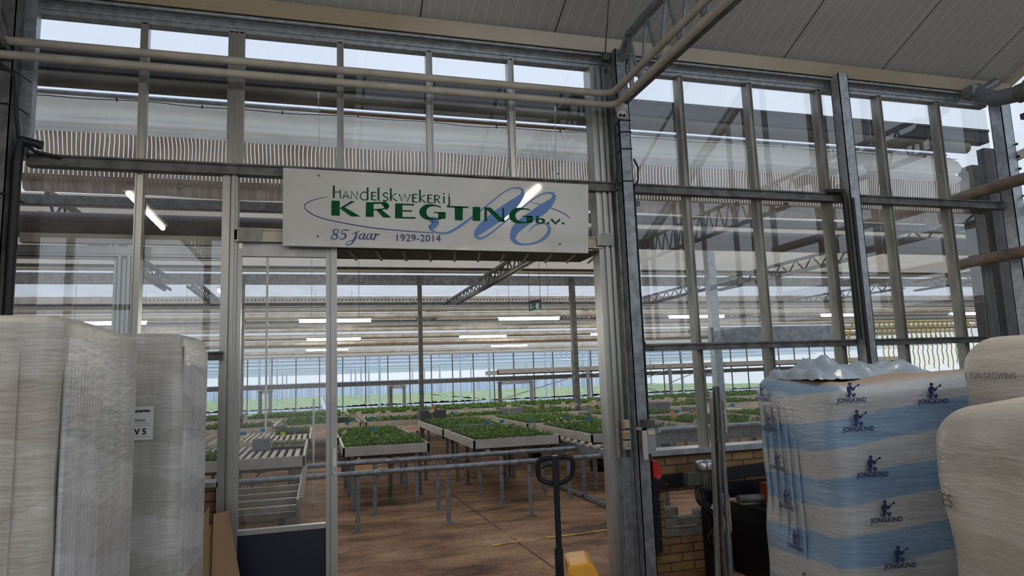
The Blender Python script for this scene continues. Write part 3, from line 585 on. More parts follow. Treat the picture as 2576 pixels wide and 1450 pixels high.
# KREGTING heavy flared green capitals
b = MB()
def hv(*pp):
    for p in pp: b.add([aty(*cpx(x, y), lay[0]) for x, y in p], [tuple(range(len(p)))])
hv([(432, 338), (498, 340), (498, 460), (430, 457)], [(498, 398), (590, 342), (622, 344), (520, 400)], [(498, 398), (530, 388), (668, 467), (590, 465)])
hv([(712, 350), (772, 352), (772, 470), (708, 468)], [(790, 408), (828, 404), (915, 475), (850, 474)])
stroke(smooth([(770, 357), (840, 358), (880, 382), (840, 408), (770, 412)]), [14]*9+[38]*12+[10]*12, None, b=b)
hv([(948, 360), (1006, 362), (1006, 482), (946, 480)], [(1006, 362), (1100, 366), (1102, 378), (1006, 374)], [(1006, 414), (1084, 417), (1084, 428), (1006, 425)], [(1006, 470), (1112, 472), (1112, 484), (1006, 482)])
sstroke([(1318, 390, 10), (1262, 376, 12), (1200, 386, 34), (1172, 430, 58), (1200, 474, 34), (1262, 488, 12), (1320, 480, 12)], b=b)
hv([(1296, 432), (1356, 434), (1356, 484), (1296, 486)], [(1262, 430), (1356, 432), (1356, 440), (1262, 438)])
hv([(1370, 380), (1540, 386), (1540, 398), (1370, 392)], [(1430, 388), (1496, 390), (1494, 498), (1432, 496)])
hv([(1576, 388), (1636, 390), (1636, 503), (1574, 500)])
hv([(1672, 392), (1690, 393), (1690, 505), (1670, 504)], [(1672, 392), (1720, 394), (1840, 509), (1790, 509)], [(1814, 398), (1830, 399), (1832, 509), (1814, 508)])
sstroke([(2038, 414, 10), (1990, 404, 12), (1925, 414, 32), (1896, 460, 52), (1925, 504, 32), (1990, 516, 12), (2050, 510, 12)], b=b)
hv([(2010, 462), (2062, 463), (2062, 514), (2010, 516)], [(1980, 460), (2062, 462), (2062, 470), (1980, 468)])
fin(b, 'green_heavy_capitals', SG)
b = MB()
pl(16, [(2098, 462), (2098, 520)]); sstroke([(2104, 486, 8), (2138, 488, 14), (2152, 503, 20), (2136, 518, 12), (2104, 519, 8)], b=b)
pl(12, [(2212, 488), (2246, 524), (2282, 490)])
for x, y in ((2188, 519), (2308, 522)): stroke([(x-10, y), (x+10, y)], 13, None, b=b)
fin(b, 'green_suffix', SG)
# script 85 jaar
b = MB()
sstroke([(492, 578, 5), (470, 570, 5), (446, 582, 10), (452, 604, 8), (475, 618, 12), (476, 640, 8), (450, 650, 5), (430, 640, 8), (440, 620, 5), (478, 600, 5), (492, 580, 8)], b=b)
sstroke([(572, 578, 8), (524, 578, 6), (514, 604, 5), (540, 606, 9), (546, 626, 13), (530, 646, 8), (504, 650, 4), (500, 638, 7)], b=b)
sstroke([(600, 612, 4), (636, 596, 8), (622, 640, 12), (596, 684, 9), (565, 698, 5), (550, 690, 5), (566, 672, 4), (620, 650, 4), (644, 630, 3)], b=b)
sstroke([(648, 582, 9), (651, 590, 9)], b=b)
for x in (668, 728): sstroke([(x+24, 606, 4), (x-2, 614, 7), (x-12, 640, 10), (x+6, 650, 5), (x+26, 620, 4), (x+34, 604, 8), (x+22, 640, 11), (x+32, 652, 5), (x+52, 636, 3)], b=b)
sstroke([(776, 612, 4), (792, 606, 8), (780, 640, 9), (772, 658, 8)], b=b); sstroke([(784, 632, 4), (804, 612, 7), (822, 612, 8)], b=b)
fin(b, 'script_lettering', SN)
def to_mesh(o):
    me = bpy.data.meshes.new_from_object(o.evaluated_get(bpy.context.evaluated_depsgraph_get())); cu = o.data
    q = bpy.data.objects.new(o.name, me); COL.objects.link(q); q.parent = o.parent; q.matrix_parent_inverse = o.matrix_parent_inverse.copy(); q.matrix_basis = o.matrix_basis.copy()
    nm = o.name; bpy.data.objects.remove(o); q.name = nm; bpy.data.curves.remove(cu); return q
def text(body, name, m, p, right, up, size, parent, space=1.0, weight=0., extr=.0004, align='LEFT'):
    cu = bpy.data.curves.new(name, 'FONT'); cu.body = body; cu.size = size; cu.extrude = extr; cu.offset = weight; cu.space_character = space; cu.align_x = align
    o = bpy.data.objects.new(name, cu); COL.objects.link(o); cu.materials.append(m)
    x = Vector(right).normalized(); y = (Vector(up)-x*Vector(up).dot(x)).normalized(); z = x.cross(y)
    M = Matrix(((x.x, y.x, z.x, p[0]), (x.y, y.y, z.y, p[1]), (x.z, y.z, z.z, p[2]), (0, 0, 0, 1)))
    if parent: o.parent = parent; o.matrix_world = M; o.matrix_parent_inverse = Matrix.Translation(parent.location).inverted(); o.matrix_basis = M
    else: o.matrix_world = M
    return to_mesh(o)
ta = aty(*cpx(944, 664), lay[0]); tb_ = aty(*cpx(1260, 670), lay[0])
text('1929-2014', 'year_lettering', SN, ta, tb_-ta, (0, 0, 1), .083, sg, 1.06)
for x, y in ((323, 70), (327, 135), (2264, 122), (2266, 185), (321, 628), (2280, 692)): MB().box(*[q for q in (aty(*cpx(x, y), SY).x-.005, aty(*cpx(x, y), SY).x+.005)], SY-.012, SY-.0005, aty(*cpx(x, y), SY).z-.006, aty(*cpx(x, y), SY).z+.006).build('screw', DARKG, sg)
for x in (801, 1396):
    b = MB()
    q = aty(x, 232 if x < 1000 else 268, -.27); q2 = aty(x+2, 424 if x < 1000 else 460, SY-.01); b.tube([q, q2], .0025, 5).box(q.x-.008, q.x+.008, q.y-.008, q.y+.008, q.z-.05, q.z)
    b.build('hanging_wire', GALVB, sg)

# ------------------------------------------------------------------ boxes on the column
t = thing('switch_box', (2.65, -.27, 1.0), 'light grey switch enclosure hanging on the column next to the opening', 'switch box')
MB().box(2.655, 2.745, -.34, -.245, .97, 1.185).build('enclosure', mat('grey_abs', (.30, .32, .33), .45), t, .006)
MB().box(2.615, 2.655, -.36, -.35, .93, 1.19).box(2.615, 2.655, -.36, -.24, 1.17, 1.19).build('side_plate', mat('pale_grey_plate', (.50, .48, .45), .5), t)
MB().box(2.66, 2.74, -.345, -.235, 1.19, 1.25).tube([(2.64, -.33, 1.24), (2.60, -.34, 1.22)], .003, 5).build('cable_clamp', DARKG, t)
MB().box(2.67, 2.735, -.348, -.335, 1.13, 1.165).build('paper_label', CREAMC, t)
for i, (z, lab, d) in enumerate(((1.215, 'topmost small beige switch on the jamb by the opening', ''), (1.125, 'middle small beige switch on the jamb, numbered two', '2'), (1.035, 'lowest small beige switch on the jamb, numbered two', '2'))):
    q = thing('wall_switch', (2.555, -.15, z), lab, 'switch', 'small switches on the jamb')
    MB().box(2.535, 2.595, -.165, -.115, z-.037, z+.037).build('switch_body', mat('beige_plastic_%d' % i, (.50, .47, .38), .45), q, .004)
    MB().box(2.527, 2.550, -.172, -.16, z-.022, z+.022).build('button', mat('worn_button_%d' % i, ((.45, .18, .06), (.5, .25, .05), (.4, .38, .33))[i], .5), q)
    if d: text(d, 'digit', BLACK, (2.560, -.1665, z-.014), (1, 0, 0), (0, 0, 1), .045, q)
t = thing('connector_cover', (2.78, -.2, .84), 'red plastic plug cover hanging from the column above the brick plinth', 'plug')
MB().add([(2.755, -.24, .90), (2.80, -.24, .90), (2.84, -.26, .80), (2.80, -.26, .74), (2.755, -.24, .76), (2.755, -.16, .90), (2.80, -.16, .90), (2.83, -.16, .80), (2.80, -.16, .74), (2.755, -.16, .76)],
   [(0,4,3,2,1), (5,6,7,8,9), (0,1,6,5), (1,2,7,6), (2,3,8,7), (3,4,9,8), (4,0,5,9)]).build('red_shell', RED, t, .006)
MB().tube([(2.76, -.2, .89), (2.755, -.2, .98)], .008, 6).build('grey_cable', GALVD, t)

# ------------------------------------------------------------------ rubber framed hatch, blocks, motor
t = thing('hatch_surround', (2.9, -.1, .2), 'black rubber strip framing the hatch in the brick plinth', 'frame')
MB().box(2.78, 2.88, -.085, -.065, .10, .74).build('upright_strip', BLACK, t)
MB().add([(2.78, -.09, .74), (2.78, -.09, .62), (4.3, -.09, .70), (4.3, -.09, .80), (2.78, -.07, .74), (2.78, -.07, .62), (4.3, -.07, .70), (4.3, -.07, .80)], [(0,1,2,3), (7,6,5,4), (0,4,5,1), (1,5,6,2), (2,6,7,3), (3,7,4,0)]).build('top_strip', BLACK, t)
for x, z in ((2.86, .22), (2.86, .40), (2.865, .55), (2.95, .67), (3.1, .685)): MB().lathe((x, -.0905, z), [(.005, 0), (.005, .004), (0, .004)], 6, (0, -1, 0)).build('screw', GALVB, t)
blk = [(1655, 1277, 1708, 1303, 'topmost mossy concrete block by the rubber upright'), (1656, 1304, 1710, 1330, 'middle concrete block by the rubber upright'), (1656, 1331, 1712, 1357, 'bottom concrete block by the rubber upright'), (1710, 1298, 1766, 1325, 'upper concrete block in the middle of the hatch'), (1712, 1326, 1768, 1352, 'lower concrete block in the middle of the hatch'), (1758, 1281, 1795, 1310, 'upper concrete block behind the motor cables'), (1770, 1312, 1800, 1350, 'lower concrete block behind the motor cables')]
for x0, y0, x1, y1, lab in blk:
    a = aty(x0, y1, -.03); c_ = aty(x1, y0, -.03)
    tag(MB().box(a.x, c_.x-.004, -.03, .09, a.z+.002, c_.z-.002).build('concrete_block', CONC, bevel=.008), lab, 'block', 'blocks stacked in the hatch')
t = thing('electric_motor', (3.25, -.3, .6), 'upright electric motor with silver cap in front of the brick hatch', 'motor')
c0 = aty(1772, 1158, -.30)
MB().lathe((c0.x, -.30, c0.z-.075), [(.082, 0), (.086, .01), (.086, .055), (.075, .072), (.03, .078), (0, .078)], 28).build('fan_cap', mat('polished_steel', (.6, .62, .62), .25, .9), t)
b = MB().lathe((c0.x, -.30, c0.z-.24), [(0, 0), (.066, 0), (.066, .165), (0, .165)], 24)
for i in range(22):
    a = i*2*math.pi/22; p = Vector((c0.x+math.cos(a)*.074, -.30+math.sin(a)*.074, 0)); b.bar(p+Vector((0, 0, c0.z-.23)), p+Vector((0, 0, c0.z-.08)), .004, .016, (math.cos(a), math.sin(a), 0))
b.build('finned_housing', mat('grey_cast_housing', (.17, .175, .17), .5, .3), t)
MB().box(c0.x-.20, c0.x-.09, -.36, -.26, c0.z-.20, c0.z-.09).box(c0.x-.10, c0.x-.06, -.35, -.27, c0.z-.19, c0.z-.10).build('terminal_box', mat('dark_grey_box', (.09, .09, .085), .5), t, .006)
MB().lathe((c0.x, -.30, c0.z-.36), [(0, 0), (.05, 0), (.055, .06), (.075, .11), (.075, .125), (0, .125)], 20).box(c0.x-.03, c0.x+.05, -.34, -.24, ZH, c0.z-.35).build('gear_foot', BLACKP, t)
b = MB()
for i in range(5):
    dx = .02*i; b.tube(smooth([(c0.x-.12+dx*1.5, -.33, c0.z-.20), (c0.x-.13+dx, -.36, c0.z-.33), (c0.x-.02+dx, -.36, c0.z-.42), (c0.x+.02+dx, -.36, c0.z-.52-.03*i), (c0.x-.06+dx*2, -.37, c0.z-.64-.04*i), (c0.x+.08, -.36, c0.z-.72-.03*i), (c0.x+.15, -.33, c0.z-.55), (c0.x+.12, -.30, c0.z-.3)], 5), .009, 6)
b.build('black_hose', BLACK, t)
MB().tube(smooth([(c0.x+.0, -.36, c0.z-.40), (c0.x+.05, -.37, c0.z-.34), (c0.x+.12, -.35, c0.z-.30), (c0.x+.18, -.33, c0.z-.32)], 5), .022, 8).build('steel_hose_joint', GALVB, t)
MB().lathe((c0.x+.04, -.33, c0.z-.68), [(0, 0), (.05, 0), (.05, .09), (0, .09)], 16).build('red_valve', mat('dull_dark_red', (.14, .02, .02), .5), t)
t = thing('belt_machine', (3.8, -.35, 0), 'black steel conveyor machine partly hidden behind the blue printed stack', 'machine')
MB().box(3.5, 5.0, -.75, -.20, ZH, .50).box(3.45, 4.9, -.26, -.16, .54, .66).build('machine_body', BLACKP, t)  # black boxes made up to fill a dark void
MB().tube([(3.42, -.45, .56), (4.2, -.45, .54)], .035, 12).build('drive_shaft', GALVD, t)
MB().box(3.66, 3.76, -.55, -.42, .48, .68).build('red_bracket', mat('oxide_red', (.22, .035, .02), .5), t)
MB().lathe((3.84, -.50, .45), [(0, 0), (.055, 0), (.055, .03), (0, .03)], 18, (-.6, -.8, 0)).build('end_disc', WHITE, t)

# bundle of aluminium profiles leaning upright
t = thing('profile_bundle', (3.15, -.6, 0), 'bundle of upright aluminium profiles in front of the motor', 'profiles')
for i, (dx, dy, zt, m) in enumerate(((-.062, 0, 1.42, ALUD), (-.04, .02, 1.475, ALU), (-.018, .0, 1.51, GALVD), (.006, .025, 1.52, ALUD), (.03, .0, 1.515, GALVB), (.048, .012, 1.46, GALV))):
    b = MB().bar((3.15+dx*1.3, -.60+dy, ZH), (3.19+dx*.85, -.60+dy, zt), .017, .03)
    b.bar((3.15+dx*1.3-.007, -.622+dy, ZH), (3.19+dx*.85-.007, -.622+dy, zt), .004, .014).build('profile', m, t)
MB().box(3.235, 3.25, -.628, -.61, 1.12, 1.40).build('peeling_label', mat('torn_label', (.6, .57, .5), .7, 0, (.2, .17, .12), 30, 4), t)

# ------------------------------------------------------------------ wrapped stacks
def stack(name, c, hx, hy, z1, rot, m, lab, bulge=.02, rad=.07, top=.03, seed=1, z0=-.09, cat='wrapped pallet', grp=None, sag=0.):
    """film-wrapped load: superellipse section, rounded shoulder, gently uneven faces"""
    rnd = random.Random(seed); ph = [rnd.uniform(0, 6.28) for _ in range(8)]
    t = thing(name, (c[0], c[1], 0), lab, cat, grp)
    N = 96; b = MB(); V = []
    zs = [z0 + (z1-rad-z0)*i/34 for i in range(35)] + [z1-rad+rad*math.sin(a) for a in [k*math.pi/16 for k in range(1, 9)]]
    e = max(rad, .05)
    for iz, z in enumerate(zs):
        q = 0 if iz <= 34 else (iz-34)/8*math.pi/2
        ins = rad*(1-math.cos(q)) if q else 0
        for k in range(N):
            a = 2*math.pi*k/N; s_, c0_ = math.sin(a), math.cos(a)
            # walk a rounded rectangle
            ux, uy = (abs(c0_)**.12)*math.copysign(1, c0_) if abs(c0_) > 1e-6 else 0, (abs(s_)**.12)*math.copysign(1, s_) if abs(s_) > 1e-6 else 0
            mx_ = max(abs(c0_), abs(s_)); x = c0_/mx_; y = s_/mx_
            R_ = .12; px, py = x*hx, y*hy
            cx_, cy_ = max(-hx+rad, min(hx-rad, px)), max(-hy+rad, min(hy-rad, py)); dx, dy = px-cx_, py-cy_; l = math.hypot(dx, dy)
            if l > 1e-6: px, py = cx_+dx/l*(rad-ins), cy_+dy/l*(rad-ins)
            d = bulge*(math.sin(z*7+ph[0]+a)*.35 + math.sin(z*17+ph[1]+a*3)*.2 + math.sin(z*3+ph[2])*.4 + math.sin(a*5+ph[3]+z*4)*.25)
            nx, ny = (px-cx_, py-cy_) if l > 1e-6 else (0, 0)
            px += d*x*.8; py += d*y*.8
            zz = z + (top*(math.sin(px*5+ph[4])*math.cos(py*4+ph[5])) + sag*(-(px/hx)**2-(py/hy)**2)) * max(0, (z-z1+.3)/.3)
            V.append((px, py, zz))
    n_ = len(zs)
    Fc = [(i*N+k, i*N+(k+1) % N, (i+1)*N+(k+1) % N, (i+1)*N+k) for i in range(n_-1) for k in range(N)]
    base = (n_-1)*N; rings = 6
    for r_ in range(1, rings):
        f_ = 1-r_/rings
        for k in range(N):
            x, y, z = V[base+k]; x *= f_; y *= f_
            V.append((x, y, z1 + top*(math.sin(x*5+ph[4])*math.cos(y*4+ph[5])+.6*math.sin(x*13+ph[6])*math.sin(y*11+ph[7])) + sag*(-(x/hx)**2-(y/hy)**2)))
        Fc += [(base+(r_-1)*N+k, base+(r_-1)*N+(k+1) % N, base+r_*N+(k+1) % N, base+r_*N+k) for k in range(N)]
    Fc.append(tuple(base+(rings-1)*N+k for k in range(N)))
    b.add(V, Fc, True); o = b.build('film_wrapping', m, None); o.parent = t; t.rotation_euler.z = rot
    return t
# near edge of the first stack at (-.84,-2.88); it runs back to y=-1.65
s1 = stack('tray_stack', (-1.49, -2.27), .60, .61, 1.93, .03, WRAPL, 'tall film-wrapped stack of beige trays nearest the camera on the door side', bulge=.012, rad=.035, top=.012, seed=3)
s2 = stack('tray_stack', (-1.18, -1.02), .46, .40, 1.965, -.02, WRAPM, 'film-wrapped grey tray stack bearing a paper label, next to the cardboard', bulge=.01, rad=.035, top=.012, seed=5)
# flutes of the trays pressing through the film on the side faces
def flutes(t, x, y0, y1, n, z0, z1, wd, m, name='tray_edge'):
    b = MB()
    for i in range(n):
        y = y0+(y1-y0)*i/max(1, n-1); b.tube([(x, y, z0+.02*random.random()), (x+.004, y, (z0+z1)/2), (x, y, z1-.03*random.random())], wd, 6)
    o = b.build(name, m, None); o.parent = t; return o
flutes(s1, .606, -.56, -.10, 12, .05, 1.76, .010, WRAPS)
flutes(s2, .464, -.34, .28, 16, .6, 1.80, .010, WRAPS)
b = MB()
for i in range(5): b.box(-.52+.22*i, -.40+.22*i, -.618, -.606, .05, 1.80)
o = b.build('tray_face', WRAPL, None); o.parent = s1
o = MB().box(.603, .613, -.565, .55, .05, 1.85).build('side_film', WRAPS, None); o.parent = s1  # added panel; the sky's sheen on this side is in its colour
o = MB().box(.458, .467, -.36, .36, .05, 1.89).build('side_film', WRAPS, None); o.parent = s2  # same added sheen panel for the second stack
# paper label on the second stack
q = aty(352, 1068, -1.43)
PAP = mat('white_paper', (.74, .74, .75), .5)
lb = MB().box(.14, .325, -.4145, -.412, 1.385, 1.565).build('paper_label', PAP, None); lb.parent = s2
def loctext(body, par, x, y, z, size, m, right=(1, 0, 0), weight=0., name='label_lettering', space=1.):
    cu = bpy.data.curves.new(name, 'FONT'); cu.body = body; cu.size = size; cu.extrude = .0003; cu.offset = weight; cu.space_character = space
    o = bpy.data.objects.new(name, cu); COL.objects.link(o); cu.materials.append(m)
    xx = Vector(right).normalized(); yy = Vector((0, 0, 1)); zz = xx.cross(yy)
    o.parent = par; o.matrix_basis = Matrix(((xx.x, yy.x, zz.x, x), (xx.y, yy.y, zz.y, y), (xx.z, yy.z, zz.z, z), (0, 0, 0, 1)))
    return to_mesh(o)
loctext('KW 5', s2, .185, -.4155, 1.415, .044, BLACK, weight=.0012)
loctext('Auftrag 40034405', s2, .17, -.4155, 1.485, .016, BLACK)
loctext('ROMBERG', s2, .235, -.4155, 1.535, .016, BLACK, weight=.001)
b = MB()
for z in (1.475, 1.462, 1.402): b.box(.15, .315, -.4152, -.4146, z, z+.0012)
o = b.build('label_rule', BLACK, None); o.parent = s2

sb = stack('substrate_stack', (1.03*1, 0), .5, .42, 1.59, 0, WRAPB, 'blue and white printed film-wrapped stack of substrate bags beside the aluminium profiles', bulge=.022, rad=.10, top=.02, seed=8)
def camxy(lat, dep):   # ground point at a lateral offset and depth from the camera foot
    fx, fy = math.sin(YAW), math.cos(YAW); return Vector((CAM.x+fx*dep+math.cos(YAW)*lat, CAM.y+fy*dep-math.sin(YAW)*lat, 0))
def place(t, lat, dep, dirlat, dirdep, hx, hy):
    """stand a stack with its near vertical edge at (lat, dep); its broad face runs along (dirlat, dirdep)"""
    p = camxy(lat, dep); q = camxy(lat+dirlat, dep+dirdep); u = (q-p).normalized(); v_ = Vector((-u.y, u.x, 0))
    c = p + u*hx + v_*hy; t.location = (c.x, c.y, 0); t.rotation_euler.z = math.atan2(u.y, u.x)
place(sb, 1.455, 3.15, .985, .10, .5, .42)
INK = mat('dark_navy_ink', (.02, .03, .11), .5); INK2 = mat('grey_ink', (.10, .10, .10), .5)
def emblem(par, x, y, z, s, right, out):
    """printed emblem: standing figure holding a pot and shovel over the word"""
    R = Vector(right); O = Vector(out); C = Vector((x, y, z)); b = MB()
    def poly(*p): b.add([C+R*(a*s)+Vector((0, 0, c*s))+O*.002 for a, c in p], [tuple(range(len(p)))])
    poly((-.06, .62), (.02, .60), (.04, .68), (.10, .70), (.06, .78), (-.06, .80), (-.12, .72))
    poly((-.16, .60), (.06, .62), (.16, .48), (.26, .52), (.24, .44), (.10, .34), (.02, .46), (.04, .22), (-.16, .22), (-.22, .44))
    poly((.10, .42), (.38, .60), (.36, .64), (.08, .48)); poly((.36, .58), (.50, .60), (.50, .70), (.40, .70))
    poly((-.18, .22), (-.02, .22), (-.04, .04), (-.20, .04)); poly((.0, .22), (.10, .24), (.22, .04), (.08, .04))
    poly((-.30, .10), (-.22, .36), (-.24, .14), (-.16, .04)); poly((.14, .30), (.26, .20), (.26, .08), (.16, .14))
    o = b.build('printed_emblem', INK, None); o.parent = par
    cu = bpy.data.curves.new('printed_word', 'FONT'); cu.body = 'JONGKIND'; cu.size = .30*s; cu.align_x = 'CENTER'; cu.offset = .010*s; cu.extrude = .0002; cu.space_character = 1.08
    o = bpy.data.objects.new('printed_word', cu); COL.objects.link(o); cu.materials.append(INK); o.parent = par
    zz = R.cross(Vector((0, 0, 1))); P = C+Vector((0, 0, -.20*s))+zz*.003
    o.matrix_basis = Matrix(((R.x, 0, zz.x, P.x), (R.y, 0, zz.y, P.y), (R.z, 1, zz.z, P.z), (0, 0, 0, 1))); to_mesh(o)
for i, (x, z) in enumerate(((-.41, 1.475), (-.40, 1.37), (-.355, 1.165), (-.31, .965), (-.27, .765), (-.23, .56), (-.02, 1.48))):
    if i == 0: x, z = -.42, 1.50
    emblem(sb, x, -.435, z, .095 if i else .09, (1, 0, 0), (0, -1, 0))
for i, (y, z) in enumerate(((.25, 1.49), (.20, 1.33), (.14, 1.13), (.08, .94), (.02, .75), (-.04, .56))):
    emblem(sb, -.515, y, z, .095, (0, -1, 0), (-1, 0, 0))
flutes(sb, -.503, -.05, .28, 5, .2, 1.46, .008, WRAPB, 'film_ridge')
# loose crumpled film on the top
def crumple(name, c, sx, sy, sz, m, par, seed):
    rnd = random.Random(seed); b = MB(); N = 22; V = []
    for i in range(N+1):
        for j in range(N+1):
            u, v_ = i/N*2-1, j/N*2-1; r_ = max(0, 1-max(abs(u), abs(v_))**2)
            V.append((c[0]+u*sx, c[1]+v_*sy, c[2]+sz*(r_**.6)*(.55+.25*math.sin(u*7+seed)+.2*math.sin(v_*9+u*4+seed*2))+rnd.uniform(-.004, .004)))
    b.add(V, [(i*(N+1)+j, (i+1)*(N+1)+j, (i+1)*(N+1)+j+1, i*(N+1)+j+1) for i in range(N) for j in range(N)], True)
    o = b.build(name, m, None); o.parent = par; return o
crumple('crumpled_film', (-.28, .05, 1.585), .17, .28, .13, BAGF, sb, 2)
crumple('crumpled_film', (.12, .18, 1.585), .24, .2, .10, BAGF, sb, 5)
sw = stack('substrate_stack', (0, 0), .5, .36, 1.73, 0, WRAPW, 'milky film-wrapped stack reading FUN GROWING behind the nearest white stack', bulge=.02, rad=.13, top=.02, seed=12)
place(sw, 1.99, 2.33, .995, .06, .5, .36)
loctext('E FUN GROWING', sw, -.528, .24, 1.575, .034, INK2, right=(0, -1, 0), space=1.03, name='printed_word')
sn = stack('substrate_stack', (0, 0), .52, .28, 1.53, 0, WRAPW, 'nearest milky film-wrapped stack with uneven rounded top', bulge=.026, rad=.12, top=.035, seed=21)
place(sn, 1.345, 1.70, .99, .02, .52, .28)
loctext('ES', sn, -.548, .19, 1.21, .055, INK2, right=(0, -1, 0), name='printed_word')

# ------------------------------------------------------------------ cardboard sheets
def sheet(pts, th, lab, m=CARD):
    P = [Vector(p) for p in pts]; nrm = (P[1]-P[0]).cross(P[3]-P[0]).normalized()*th
    return tag(MB().prism(P, nrm).build('cardboard_sheet', m, bevel=.002), lab, 'cardboard', 'cardboard leaning by the door')
sheet([(-.66, -.70, ZH), (-.40, -.58, ZH), (-.60, -.36, .80), (-.68, -.46, .80)], .012, 'flat cardboard sheet leaning closest to the door jamb')
sheet([(-.80, -.74, ZH), (-.62, -.66, ZH), (-.68, -.44, .72), (-.78, -.50, .76)], .014, 'cardboard sheet behind the closest one, torn along the top')
sheet([(-.86, -.76, ZH), (-.68, -.72, ZH), (-.71, -.42, .85), (-.80, -.50, .70)], .010, 'cardboard sheet with pointed corner sticking up highest')
sheet([(-.90, -.74, ZH), (-.72, -.76, ZH), (-.76, -.46, .72), (-.85, -.50, .66)], .010, 'dark-edged cardboard sheet nearest the wrapped stack', mat('darker_cardboard', (.19, .12, .065), .9))

# ------------------------------------------------------------------ pallet jack
t = thing('pallet_jack', (1.30, -1.88, 0), 'yellow hand pallet jack with black loop handle in front of the opening', 'pallet jack')
J = Vector((1.30, -1.88, 0)); hr = Vector((math.cos(YAW), -math.sin(YAW), 0)); hf = Vector((hr.y, -hr.x, 0))   # handle faces the camera
def jp(a, z, d=0.): return J + hr*a + hf*d + Vector((0, 0, z))
loopL = smooth([jp(-.015, 1.19), jp(-.075, 1.182), jp(-.098, 1.165), jp(-.100, 1.12), jp(-.095, 1.085), jp(-.07, 1.06), jp(-.015, 1.045)], 4)
loopR = smooth([jp(.015, 1.19), jp(.080, 1.188), jp(.098, 1.172), jp(.098, 1.13), jp(.088, 1.09), jp(.06, 1.062), jp(.015, 1.045)], 4)
MB().tube(loopL, .0145, 10).tube(loopR, .0145, 10).bar(jp(0, 1.03), jp(0, 1.20), .056, .04, hr).build('loop_handle', BLACKP, t, .004)
MB().tube(smooth([jp(-.02, 1.145, -.01), jp(-.05, 1.143, -.02), jp(-.076, 1.128, -.02)], 4), [.008]*4+[.006]*4+[.004], 8).build('release_lever', BLACKP, t)
MB().bar(jp(0, .66), jp(0, 1.04), .038, .032, hr).build('draw_bar', BLACKP, t, .005)
MB().bar(jp(-.002, .40), jp(-.002, .70), .052, .045, hr).bar(jp(-.005, .25), jp(-.003, .42), .085, .07, hr).tube([jp(0, .0), jp(0, .45)], .04, 12).build('drawbar_foot', BLACKP, t, .005)
yel = MB()
pf = [(.035, .62), (.05, .635), (.15, .645), (.175, .63), (.36, .22), (.36, .16), (.30, .16), (.14, .55), (.035, .585)]
yel.prism([jp(a, z, -.14) for a, z in pf], -hf*.0+hf*.28)
yel.build('yellow_hood', YEL, t, .008)
MB().tube([jp(.08, .52, 0), jp(.08, .2, 0)], .03, 12).tube([jp(.02, .50, .05), jp(.12, .50, .05)], .02, 8).build('pump', GALVD, t)
for s_ in (-.20, .06):
    MB().prism([jp(.30, .16, s_), jp(.30, .10, s_), jp(.95, .07, s_), jp(.95, .10, s_), jp(.75, .16, s_)], hf*.15).build('fork', YEL, t, .006)
for s_ in (-.06, .03):
    MB().lathe(jp(-.02, .0, s_), [(0, 0), (.09, 0), (.09, .05), (0, .05)], 20, hf).build('steer_wheel', BLACK, t)
b = MB(); b.tube(smooth([jp(.20, .50, .1415), jp(.235, .49, .1415), jp(.235, .43, .1415), jp(.205, .42, .1415), jp(.20, .47, .1415)], 4), .002, 4); b.tube([jp(.21, .50, .1415), jp(.19, .38, .1415)], .002, 4)
b.build('hand_drawn_mark', BLACK, t)

# floor marks
def floor_z(y): return ZH+.004 if y < .25 else (.004 if y > 1.7 else ZH+.004-ZH*(y-.25)/1.45)
pts = []
for i in range(9):
    px, py = (1040+115*i/3, 1160+98*i/3) if i < 3 else (1155+240*(i-3)/5, 1258+172*(i-3)/5); z = 0
    for _ in range(12): z = floor_z(atz(px, py, z).y)
    pts.append(atz(px, py, z))
def on_floor(px, py):
    z = 0
    for _ in range(12): z = floor_z(atz(px, py, z).y)
    return atz(px, py, z)
b = MB()
for p_, q_ in (((1375, 1353), (1455, 1344)), ((1455, 1344), (1538, 1332)), ((1238, 1373), (1305, 1362))): b.bar(on_floor(*p_), on_floor(*q_), .055, .003)
struct(b.build('floor_marking', YLINE))
b = MB()
for p, q in zip(pts, pts[1:]): b.bar(p, q, .012, .002)
struct(b.build('floor_joint', DARKG))

# ------------------------------------------------------------------ greenhouse: first gutter, cloths, pipes behind the glass
GX0, GX1 = -6.5, 7.9
t = thing('gutter', (2, .45, 4.2), 'dark grimy gutter just behind the top windows', 'gutter')
MB().box(GX0, GX1, .42, .56, 4.29, 4.42).box(GX0, GX1, .40, .58, 4.42, 4.445).build('gutter_channel', mat('sooty_gutter', (.028, .026, .032), .6, 0, (.055, .05, .055), 4, 6, stretch=(.3, 1, 3)), t)  # very dark channel with stretched mottling
MB().tube([(GX0, .49, 4.225), (7.6, .49, 4.225)], .07, 14).build('gutter_belly', mat('mossy_underside', (.13, .115, .095), .85, 0, (.28, .25, .20), 3, 9, (.4, .65), bump=.4, stretch=(.4, 1, 1)), t)
tag(MB().box(.0, 2.4, .50, .53, 4.105, 4.12).build('rusty_strip', mat('rust', (.30, .13, .04), .8)), 'thin rusty strip under the gutter above the sign', 'strip')
